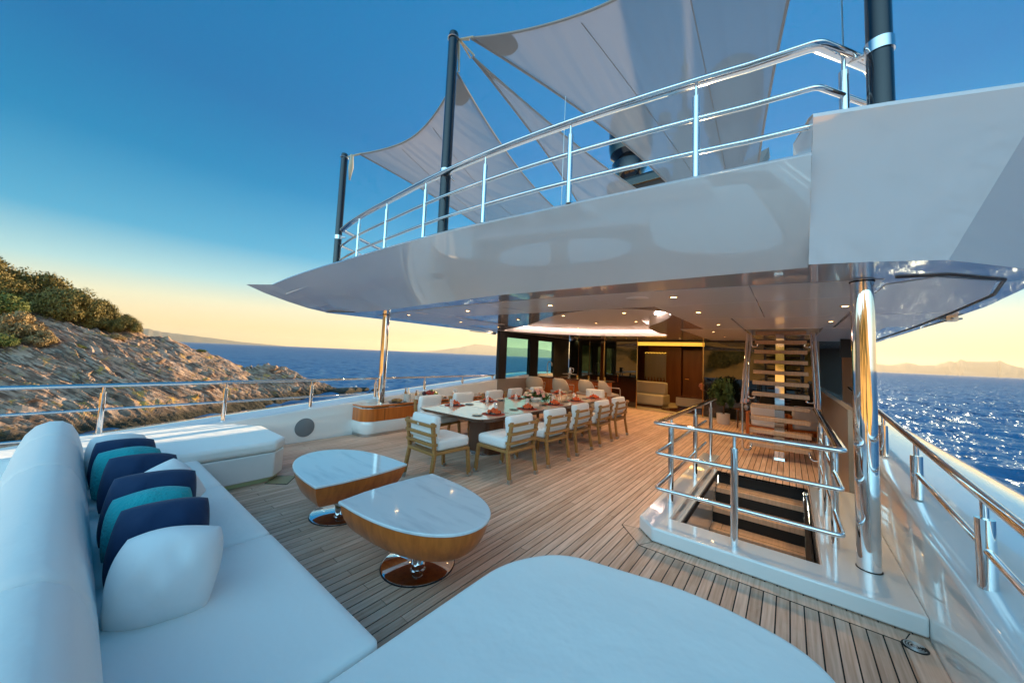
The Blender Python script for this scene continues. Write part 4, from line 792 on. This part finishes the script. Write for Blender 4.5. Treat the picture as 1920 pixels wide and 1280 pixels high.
jg = thing('juice_jug', 'glass jug of orange juice on the sideboard', 'jug', (-6.58, 6.05, ZT)); lathe('jug', GLASS, [(.05, 0), (.062, .06), (.05, .15), (.055, .2), (.052, .2), (.046, .15), (.001, .02)], (0, 0, 0), jg, 20); lathe('juice', JUICE, [(.045, .012), (.056, .06), (.05, .11), (.001, .11)], (0, 0, 0), jg, 16); tube('handle', GLASS, fillet([(.05, 0, .18), (.11, 0, .17), (.1, 0, .06), (.055, 0, .05)], .03), .007, jg, 6)
for i, (y, l) in enumerate([(5.02, 'small grey bowl between the ice buckets and the fruit'), (5.66, 'dish of pastries between the fruit bowl and the juice'), (6.5, 'dish of sweets beyond the juice jug'), (7.0, 'shallow dish at the far end of the sideboard')]):
    t = thing('dish', l, 'dish', (-6.55, y, ZT), 0, 'dishes on the sideboard'); lathe('dish', CERA if i % 2 else PLATE, [(.06, 0), (.12, .03), (.115, .033), (.001, .012)], (0, 0, 0), t, 20)
    for j in range(6): lathe('morsel', [BREAD, FRED, CREAM][j % 3], [(.001, 0), (.024, .012), (.02, .03), (.001, .036)], (.06*math.cos(j), .06*math.sin(j), .02), t, 8)
for i, y in enumerate((6.22, 6.32)): tag(lathe('tumbler', GLASS, [(.03, 0), (.036, .11), (.033, .11), (.028, .01), (.001, .008)], (-6.5, y, ZT), None, 16), ['near', 'far'][i]+' empty tumbler standing by the juice jug', 'tumbler')
# ------------------------------------------------------------------ dining table
TX0, TX1, TY0, TY1 = -5.04, -3.46, 3.72, 8.42
dt = thing('dining_table', 'long rounded dining table with glossy cream top and dark wood edge', 'dining table', (-4.25, 6.07, 0))
def rrect(x0, x1, y0, y1, r, n=8):
    o = []
    for cx_, cy_, a0 in ((x1-r, y1-r, 0), (x0+r, y1-r, 90), (x0+r, y0+r, 180), (x1-r, y0+r, 270)):
        o += [(cx_+r*math.cos(R(a0+90*k/n)), cy_+r*math.sin(R(a0+90*k/n))) for k in range(n+1)]
    return o
B().prism(rrect(-.79, .79, -2.35, 2.35, .22), .69, .75, .965).build('table_edge', WALN, dt, bevel=.008); B().prism(rrect(-.765, .765, -2.325, 2.325, .2), .75, .754).build('table_top', TOPM, dt)
for y in (-1.5, 0, 1.5): box('seam', WALN, -.76, .76, y, y+.004, .754, .7555, dt)
for y in (-1.35, 1.35): lathe('pedestal_base', CHROME, [(.36, 0), (.36, .012), (.34, .02), (.001, .022)], (0, y, 0), dt, 40); B().prism(rrect(-.24, .24, y-.24, y+.24, .08), .02, .69).build('pedestal', WALN, dt)
# ------------------------------------------------------------------ dining chairs
def make_chair():
    t = thing('dining_chair', '', 'dining chair', (0, 0, 0), 0, 'teak dining chairs round the table')
    for sx in (-1, 1):
        for nm, pts in (('rear', [(sx*.295, -.335, 0), (sx*.285, -.27, .40), (sx*.285, -.325, .80)]), ('front', [(sx*.285, .335, 0), (sx*.28, .29, .41)])):
            b = B(); w = .024; rings = []
            for p in pts: rings.append([(p[0]-w, p[1]-w*.9, p[2]), (p[0]+w, p[1]-w*.9, p[2]), (p[0]+w, p[1]+w*.9, p[2]), (p[0]-w, p[1]+w*.9, p[2])])
            b.loft(rings, close=True); b.f += [(0, 1, 2, 3), tuple(len(b.v)-4+k for k in range(4))]; lg = b.build('leg', TEAKC, t, bevel=.006)
            p = pts[0]; B().box(p[0]-.0265, p[0]+.0265, p[1]-.024, p[1]+.024, .0, .055).build('foot_cap', STEEL, lg)
    rows = []
    for z in (.385, .435): pass
    B().prism(rrect(-.305, .305, -.31, .315, .05), .378, .418).build('seat_frame', TEAKC, t, bevel=.006)
    for z, y in ((.52, -.30), (.645, -.318), (.765, -.335)):
        b = B(); n = 10; prof = [(-.315, .05), (-.312, .0), (-.295, -.03)] + [(x_, -.04) for x_ in np.linspace(-.26, .26, 6)] + [(.295, -.03), (.312, .0), (.315, .05)]
        A_ = [(x_, y+d, z-.017) for x_, d in prof]; C_ = [(x_, y+d, z+.017) for x_, d in prof]; D_ = [(x_*.945, y+d*.5+.016 if abs(x_) < .3 else y+d, z+.017) for x_, d in prof]; E_ = [(x_*.945, y+d*.5+.016 if abs(x_) < .3 else y+d, z-.017) for x_, d in prof]
        b.loft([A_, C_, D_, E_, A_]); k = len(prof); b.f += [(0, k, 2*k, 3*k), (k-1, 2*k-1, 3*k-1, 4*k-1)]; sl_ = b.build('slat', TEAKC, t, bevel=.004)
        if z > .7: box('maker_plate', CERA, .02, .055, y-.0435, y-.040, z-.012, z+.012, sl_)
    rbox('seat_cushion', FABC, -.285, .285, -.22, .32, .42, .555, .04, t, puff=.012, n=6)
    rbox('back_cushion', FABC, -.265, .265, -.065, .065, -.155, .155, .045, t, puff=0, n=6, loc=(0, -.235, .715), rot=(R(-8), 0, 0))
    rbox('lumbar_cushion', FABC, -.262, .262, -.055, .055, -.055, .055, .04, t, puff=0, n=5, loc=(0, -.205, .545), rot=(R(-4), 0, 0))
    return t
ch = make_chair(); used = False
def put_chair(x, y, rz, label):
    global used
    o = ch if not used else copy_tree(ch); used = True; o.location = (x, y, 0); o.rotation_euler.z = rz; o['label'] = label
ordn = ['nearest', 'second', 'third', 'fourth', 'farthest']
for i in range(5): put_chair(-3.235+random.uniform(-.025, .025), 4.07+.93*i+random.uniform(-.02, .02), R(90)+R(random.uniform(-4, 4)), 'teak dining chair with white cushions, %s in the row on the open deck side' % ordn[i])
put_chair(-3.83, 3.27, R(-3), 'teak dining chair with white cushions at the near end of the table')
for i in range(5): put_chair(-5.27+random.uniform(-.04, .04), 4.40+.93*i+random.uniform(-.04, .04), R(-90)+R(random.uniform(-5, 5)), 'teak dining chair with white cushions, %s in the row on the railing side' % ordn[i])
put_chair(-4.25, 8.95, R(180), 'teak dining chair with white cushions at the far end of the table')
# ------------------------------------------------------------------ place settings
TZ = .7545
mat_me = B().lathe([(.19, 0), (.19, .004), (.185, .005), (.001, .005)], (0, 0, 0), 28).build('placemat', REDM, None, True); plate_me = B().lathe([(.07, 0), (.125, .014), (.122, .017), (.075, .007), (.001, .006)], (0, 0, 0), 28).build('plate', PLATE, None, True)
side_me = B().lathe([(.05, 0), (.085, .010), (.082, .012), (.001, .005)], (0, 0, 0), 24).build('side_plate', PLATE, None, True); glass_me = B().lathe([(.03, 0), (.034, .15), (.0315, .15), (.028, .012), (.001, .01)], (0, 0, 0), 18).build('tumbler', GLASS, None, True)
def napkin_mesh():
    n = 12; V = []; F = []
    for i in range(n+1):
        for j in range(n+1):
            u = -1+2*i/n; v = -1+2*j/n; r = math.hypot(u, v); z = .012+.06*math.exp(-r*r*2.2)+.018*math.sin(6*u+3*v)+.014*math.sin(9*v-4*u); V.append((u*.10*(1-.25*abs(v)), v*.12*(1-.3*abs(u)), max(.002, z)))
    for i in range(n):
        for j in range(n): a = i*(n+1)+j; F.append((a, a+1, a+n+2, a+n+1))
    me = bpy.data.meshes.new('napkin'); me.from_pydata(V, [], F); me.materials.append(ORNG); return me
nap = napkin_mesh(); cut = B().box(-.008, .008, -.10, .09, 0, .003).box(.016, .028, -.10, .09, 0, .003).build('cutlery', STEEL, None)
protos = {o_.name: o_.data for o_ in (mat_me, plate_me, side_me, glass_me, cut)}
md_ = dict(placemat=mat_me.data, plate=plate_me.data, side_plate=side_me.data, tumbler=glass_me.data, cutlery=cut.data)
for o_ in (mat_me, plate_me, side_me, glass_me, cut): bpy.data.objects.remove(o_)
def setting(x, y, ang, who):
    c, s = math.cos(ang), math.sin(ang); P = lambda a, b_: (x+a*c-b_*s, y+a*s+b_*c)
    def put(n, a, b_, z, me, lab, cat, smooth=True, rz=0):
        px, py = P(a, b_); o = link(n, me, None, None, smooth, (px, py, z), ang+rz); tag(o, lab, cat, 'table settings')
    put('placemat', 0, 0, TZ, md_['placemat'], 'round red placemat at '+who, 'placemat'); put('plate', 0, 0, TZ+.0055, md_['plate'], 'dark dinner plate at '+who, 'plate'); put('napkin', .01, -.01, TZ+.016, nap, 'crumpled orange napkin at '+who, 'napkin', rz=random.uniform(-.6, .6))
    put('side_plate', -.30, .07, TZ, md_['side_plate'], 'small dark side plate at '+who, 'plate'); put('tumbler', .24, .17, TZ, md_['tumbler'], 'tall clear tumbler at '+who, 'tumbler'); put('cutlery', .24, -.04, TZ, md_['cutlery'], 'knife and spoon beside the plate at '+who, 'cutlery', False)
for i in range(5):
    setting(-3.72, 4.28+.92*i, R(90), '%s seat on the open deck side' % ('the '+ordn[i])); setting(-4.78, 4.42+.92*i, R(-90), '%s seat on the railing side' % ('the '+ordn[i]))
fl = thing('flower_arrangement', 'low bowl of pink and cream roses in the middle of the dining table', 'flowers', (-4.25, 6.25, TZ))
lathe('bowl', CERA, [(.08, 0), (.14, .05), (.13, .09), (.001, .08)], (0, 0, 0), fl, 20)
for i in range(46):
    a = random.uniform(0, 6.28); q = random.random()**.5; x, y = .20*q*math.cos(a), .36*q*math.sin(a); z = .10+.13*(1-q*q)+random.uniform(0, .03); r = random.uniform(.025, .042)
    o = lathe('bloom', PINK if random.random() < .5 else CREAM, [(.002, -r*.8), (r*.8, -r*.4), (r, .1*r), (r*.75, r*.6), (r*.45, r*.35), (r*.3, r*.7), (.001, r*.5)], (0, 0, 0), fl, 9); o.location = (x, y, z); o.rotation_euler = (random.uniform(-.6, .6), random.uniform(-.6, .6), 0)
lm = leaf_cloud('foliage', GREENL, 420, .16, seed=12, lobes=12); o = link('foliage', lm, None, fl); o.scale = (.24, .42, .2); o.location.z = .03
# ------------------------------------------------------------------ bar with stools
bar = thing('bar_counter', 'dark wood bar counter beneath the port windows', 'bar', (-5.6, 10.3, 0))
box('top', WALN, -1.2, 1.3, -.28, .38, 1.0, 1.045, bar, bevel=.006); box('front', VARN, -1.15, 1.25, -.2, .3, .02, 1.0, bar, bevel=.004); box('foot_strip', STEEL, -1.14, 1.24, -.205, -.2, .02, .1, bar)
fc = thing('bar_tap', 'tall curved steel tap on the bar', 'tap', (-6.6, 10.35, 1.045)); tube('spout', STEEL, [(0, 0, 0), (0, 0, .42)]+[(.09-.09*math.cos(a), 0, .42+.09*math.sin(a)) for a in np.linspace(.2, 3.0, 9)]+[(.18, 0, .36)], .014, fc, 8); tube('lever', STEEL, [(-.07, 0, .16), (.05, 0, .16)], .012, fc, 6)
tr = thing('serving_tray', 'small raised tray on the bar', 'tray', (-5.72, 10.35, 1.045)); B().prism(rrect(-.22, .22, -.12, .12, .05), .12, .14).build('tray', TAUPE, tr); lathe('stem', STEEL, [(.05, 0), (.02, .02), (.02, .12)], (0, 0, 0), tr, 12)
pj = thing('water_pitcher', 'silver pitcher standing on the bar tray', 'pitcher', (-5.70, 10.35, 1.187)); lathe('body', CHROME, [(.06, 0), (.07, .06), (.065, .14), (.07, .21), (.065, .21), (.001, .1)], (0, 0, 0), pj, 20); tube('handle', CHROME, fillet([(.065, 0, .19), (.13, 0, .18), (.12, 0, .06), (.07, 0, .05)], .04), .008, pj, 6)
for i, x in enumerate((-5.35, -4.95, -4.62, -4.42)): tag(lathe('metal_cup', GOLD, [(.035, 0), (.04, .12), (.036, .12), (.001, .1)], (x, 10.2, 1.045), None, 14), ['first', 'second', 'third', 'last'][i]+' brass cup along the bar, counted from the tray', 'cup', 'brass cups on the bar')
def tub(x, y, rz, label, first=[None]):
    if first[0] is None:
        t = thing('tub_stool', label, 'bar chair', (x, y, 0), rz, 'rounded beige chairs at the bar')
        rows = []; n = 15
        for k, (z, f) in enumerate([(.66, .62), (.70, .86), (.78, .97), (.90, 1.0), (1.02, .96), (1.08, .86)]):
            span = [2.6, 2.5, 2.4, 2.0, 1.55, .95][k]; rows.append([(.30*f*math.sin(a), -.28*f*math.cos(a), z) for a in np.linspace(-span/1.6, span/1.6, n)])
        o = B().loft(rows).build('shell', SHELL, t, True); md = o.modifiers.new('thick', 'SOLIDIFY'); md.thickness = .025
        rbox('seat', SHELL, -.26, .26, -.24, .26, .63, .71, .035, t, n=5)
        for sx in (-1, 1):
            for sy in (-1, 1): tube('leg', SHELL, [(sx*.21, sy*.2, .65), (sx*.25, sy*.25, 0)], .013, t, 8)
            tube('arm', SHELL, fillet([(sx*.29, -.05, .9), (sx*.31, .24, .88), (sx*.27, .27, .64)], .06), .013, t, 8)
        tube('foot_ring', SHELL, [(-.23, .23, .25), (.23, .23, .25)], .011, t, 8); first[0] = t
    else:
        t = copy_tree(first[0]); t.location = (x, y, 0); t.rotation_euler.z = rz; t['label'] = label
for i, (x, y, a) in enumerate([(-6.42, 9.35, 25), (-5.52, 9.5, 0), (-4.78, 9.8, -10), (-4.24, 10.0, -40)]): tub(x, y, R(a), ['rounded beige bar chair nearest the port window', 'rounded beige bar chair seen square from behind', 'third rounded beige bar chair from the port side', 'rounded beige bar chair turned sideways beside the glass panel'][i])
# ------------------------------------------------------------------ side screen with tinted windows (port)
GY = 12.6
ws = thing('window_screen', 'black framed tinted side windows above the port bulwark', 'window', (-6.9, 8, 0))
TINT = mat('green_tinted_glass', (.28, .62, .62), .0, trans=1., ior=1.01)
for y0, y1 in ((.02, .38), (1.62, 2.12), (3.15, 4.28)): box('mullion', BLACKM, -.06, .05, y0, y1, .86, 2.443, ws)
box('head_frame', BLACKM, -.055, .045, .38, 3.15, 2.27, 2.443, ws)
for y0, y1 in ((.38, 1.62), (2.12, 3.15)): p = box('pane', TINT, -.012, -.004, y0, y1, .9, 2.27, ws)
tag(box('sill_panel', TAUPE, -6.875, -6.84, 8.0, GY, .05, .99), 'taupe panel below the port windows', kind='structure')
# ------------------------------------------------------------------ deckhouse front: dark glass, sliding door, interior
dh = thing('deckhouse', 'deckhouse front of dark glass with an open lit doorway', 'deckhouse', (0, GY, 0))
def pane(n, x0, x1, z0=.05, z1=2.40, m=DGLS, y=0): return box(n, m, x0, x1, y, y+.02, z0, z1, dh)
for x0, x1 in ((-6.84, -6.45), (-6.42, -5.98), (-5.95, -5.52)): pane('dark_panel', x0, x1, y=-.3)
pane('glass_panel', -5.46, -4.27); pane('glass_panel', -2.12, -1.02); pane('glass_panel', -1.0, .55)
box('head_trim', BLACKM, -6.84, .58, -.02, .06, 2.40, 2.449, dh); box('door_track', CHROME, -5.46, .55, -.04, .06, .0, .02, dh)
for x in (-5.5, -4.25, -2.15): tube('gold_post', GOLD, [(x, -.02, 0), (x, -.02, 2.44)], .016, dh, 10)
pane('handle_plate', -4.95, -4.93, .9, 1.2, GOLD, -.03)
# interior
room = thing('saloon', 'warm wood panelled saloon seen through the open doorway', 'room', (0, GY, 0))
box('floor', CARPET, -6.8, .6, .07, 6, -.02, .01, room); box('ceiling', CEIL, -6.8, .6, .07, 6, 2.40, 2.445, room)
box('back_wall', PANELW, -6.8, .6, 5.2, 5.4, 0, 2.4, room); box('side_wall', PANELW, -6.84, -6.75, 0, 6, 0, 2.4, room); box('side_wall', PANELW, .5, .6, .1, 6, 0, 2.4, room)
box('partition', PANELW, -4.9, -3.55, 3.4, 3.5, 0, 2.4, room); d_ = box('door', PANELW, -3.5, -2.45, 3.42, 3.48, 0, 2.25, room, bevel=.01); box('door_handle', GOLD, -3.40, -3.25, 3.38, 3.41, 1.02, 1.05, d_)
box('dark_cabinet', WALN, -2.42, -1.3, 3.2, 3.5, 0, 2.3, room); box('cabinet_pull', GOLD, -2.0, -1.98, 3.17, 3.2, .9, 1.3, room)
for i in range(26): tube('crystal_strand', CRYST, [(-5.0+i*.035, 3.25, .95+.1*math.sin(i*1.7)), (-5.0+i*.035, 3.25, 2.05)], .009, room, 5)
for i in range(14): lathe('crystal', GOLDL, [(.001, 0), (.02, .02), (.001, .05)], (-4.98+i*.065, 3.22, 2.06+.02*(i % 2)), room, 6)
for y0, sl_ in ((.6, .0), (1.9, .25)): B().box(-5.3, -.6, y0, y0+.07, 2.36, 2.385).build('light_strip', GOLDL, room)
ld = bpy.data.lights.new('saloon_lamp', 'AREA'); ld.shape = 'RECTANGLE'; ld.size = 3.5; ld.size_y = .3; ld.energy = 12; ld.color = (1, .58, .18); lo = bpy.data.objects.new('saloon_lamp', ld); COL.objects.link(lo); lo.parent = room; lo.location = (-3.2, 1.8, 2.34)
so_ = thing('saloon_sofa', 'cream sofa inside the doorway on the left', 'sofa', (-4.35, 14.0, 0)); rbox('seat', PEBB, -.75, .75, -.5, .5, .10, .48, .06, so_, n=5); rbox('backrest', PEBB, -.75, .75, -.15, .15, .45, .92, .07, so_, n=5, loc=(0, .05, .7)); box('feet', WALN, -.7, .7, -.45, .45, .011, .1, so_)
ct = thing('saloon_table', 'low cream block table inside the doorway', 'coffee table', (-2.4, 14.2, 0)); box('block', PEBB, -.85, .8, -.35, .35, .14, .46, ct, bevel=.02); box('recess', WALN, -.8, .75, -.3, .3, .011, .14, ct); box('top', WALN, -.85, .8, -.355, .36, .462, .49, ct)
va = thing('saloon_flowers', 'pink orchids in a glass vase inside the doorway', 'flowers', (-2.35, 14.2, .49)); lathe('vase', GLASS, [(.05, 0), (.06, .25), (.055, .25), (.001, .02)], (0, 0, 0), va, 14)
for i in range(16): o = lathe('bloom', PINK, [(.002, -.03), (.045, -.01), (.05, .01), (.001, .03)], (0, 0, 0), va, 8); o.location = (random.uniform(-.22, .22), random.uniform(-.12, .12), .38+random.uniform(-.08, .1)); o.rotation_euler = (random.uniform(0, 1.5), random.uniform(0, 1.5), 0)
rg = B().prism(smoothpoly([(-3.6, 13.3), (-2.2, 13.1), (-1.3, 13.6), (-1.6, 14.6), (-3.0, 14.5)]), .012, .018).build('rug', WALN, None); tag(rg, 'dark curved rug under the low table in the saloon', 'rug')
# walls that close the deckhouse
for i, (x0, x1, y0, y1) in enumerate([(-6.95, -6.85, GY, 26), (.56, .66, GY+.1, 26), (-6.85, .56, 25.8, 26)]):
    tag(box(['deckhouse_wall_port', 'deckhouse_wall_starboard', 'deckhouse_wall_forward'][i], TAUPE, x0, x1, y0, y1, 0, 2.449), 'closed wall of the deckhouse', kind='structure')
tag(box('side_deck_sheet', BLACKM, .66, 1.7, 17, 17.1, 0, 2.449), 'black sheet across the end of the side deck', kind='structure')  # black sheet across the side deck opening
pn = thing('side_deck_panel', 'bronze wood panel at the start of the starboard side deck', 'panel', (1.0, 11.5, 0)); box('panel', PANELW, 0, .34, 0, .05, .7, 2.0, pn); box('panel_head', BLACKM, -.02, .36, -.01, .06, 2.0, 2.447, pn)
lw = tag(box('bulwark_shade', TAUPE, .60, .692, 6.4, 17, .0, 1.18), 'inner side of the starboard bulwark, shaded by its taupe colour', kind='structure')  # bulwark's inner face; shade and brownish reflection put into the taupe
# ------------------------------------------------------------------ upper staircase
st = thing('floating_staircase', 'open staircase of teak treads on a central steel spine up to the hatch', 'stairs', (-.15, 8.2, 0))
g_, h_ = .18, .226; tr_me = None
for i in range(11):
    y, z = g_*i, .262+h_*i; wl, wr_ = -.46, .46
    o = B().box(wl, wr_, -.02, .22, z-.075, z).build('tread', TREADM, st, bevel=.006) if tr_me is None else link('tread', tr_me, None, st)
    if tr_me is None: tr_me = o.data; o.location = (0, 0, 0)
    if i: o.location = (0, y, h_*i); md = o.modifiers.new('bevel', 'BEVEL'); md.width = .006; md.limit_method = 'ANGLE'
    if i < 10: B().box(-.075, .075, y+.06, y+.09, z-.001, z+h_-.0762).build('spine_plate', CHROME, st); B().box(-.075, .075, y-.03, y+.09, z-.098, z-.0755).build('spine_plate', GOLD, st)  # gold reflection on the steel spine put in as gold metal plates
B().box(-.1, .1, -.1, .12, 0, .02).box(-.075, .075, 0, .05, .02, .215).build('foot_plate', CHROME, st)
for sx in (-1, 1):
    x = sx*.56; A_ = Vector((x, -.10, 1.02)); E_ = Vector((x, 1.1, 2.40)); nrm = (E_-A_).normalized()
    tube('handrail', CHROME, [A_-nrm*.04, E_], .028, st, 14); A2 = A_+Vector((0, .03, -.06)); tube('handrail', CHROME, [A2+Vector((-sx*.05, .05, .02)), E_+Vector((-sx*.05, .1, -.02))], .018, st, 12)
    tube('newel', CHROME, fillet([tuple(A_), (x, -.10, .12), (x-sx*.12, -.06, .10), (x-sx*.14, 0, .23)], .06), .02, st, 12)
    for i in (4, 9): y, z = g_*i, .262+h_*i; tube('bracket', CHROME, fillet([(x-sx*.03, y+.1, z+.45 if i < 9 else z+.2), (x-sx*.03, y+.1, z-.14), (x-sx*.14, y+.1, z-.14), (x-sx*.14, y+.1, z-.04)], .05), .014, st, 10)
# ------------------------------------------------------------------ seating and plants behind the stairs
pt = thing('potted_ficus', 'small round crowned ficus in a white pot before the glass', 'plant', (-1.5, 11.85, 0)); lathe('pot', CERA, [(.14, 0), (.165, .06), (.17, .3), (.155, .3), (.15, .26), (.001, .26)], (0, 0, 0), pt, 28); tube('trunk', TRUNK, [(0, 0, .2), (.03, 0, .5), (.0, 0, .9)], [.03, .025, .015], pt, 8)
fm = leaf_cloud('crown', FICUS, 1600, .12, seed=20, lobes=14); o = link('crown', fm, None, pt); o.scale = (.36, .36, .6); o.location.z = .75
o = link('crown', fm, None, pt); o.scale = (.26, .26, .34); o.location = (.1, 0, .55)
sd_ = thing('side_table', 'round low side table beside the potted ficus', 'side table', (-.98, 11.5, 0)); lathe('top', WALN, [(.22, .5), (.22, .52), (.001, .52)], (0, 0, 0), sd_, 28)
for i in range(5): a = i*1.256; tube('leg', WALN, [(.14*math.cos(a), .14*math.sin(a), .5), (.17*math.cos(a), .17*math.sin(a), 0)], .01, sd_, 6)
vf = thing('flower_vase', 'small vase of pink flowers on the round side table', 'flowers', (-.92, 11.5, .52)); lathe('vase', CERA, [(.03, 0), (.05, .06), (.03, .12), (.001, .11)], (0, 0, 0), vf, 14)
for i in range(14): o = lathe('bloom', PINK, [(.002, -.02), (.03, -.01), (.035, .01), (.001, .025)], (0, 0, 0), vf, 8); o.location = (random.uniform(-.09, .09), random.uniform(-.08, .08), .2+random.uniform(-.05, .07))
def armchair(x, y, rz, label):
    t = thing('lounge_armchair', label, 'armchair', (x, y, 0), rz, 'armchairs behind the staircase')
    rbox('seat', FABC, -.3, .3, -.3, .32, .22, .42, .06, t, n=5); rbox('backrest', FABC, -.3, .3, -.09, .09, -.2, .2, .07, t, n=5, loc=(0, .26, .58), rot=(R(-8), 0, 0))
    for sx in (-1, 1): box('arm', VARN, sx*.36-.03, sx*.36+.03, -.32, .36, .5, .55, t, bevel=.01); box('leg', VARN, sx*.36-.03, sx*.36+.03, -.3, -.24, 0, .5, t); box('leg', VARN, sx*.36-.03, sx*.36+.03, .28, .34, 0, .5, t)
    box('frame', VARN, -.33, .33, -.28, .32, .17, .22, t)
armchair(-.42, 11.0, R(170), 'white cushioned armchair behind the staircase, left of the spine'); armchair(.25, 11.3, R(200), 'white cushioned armchair behind the staircase, right of the spine')
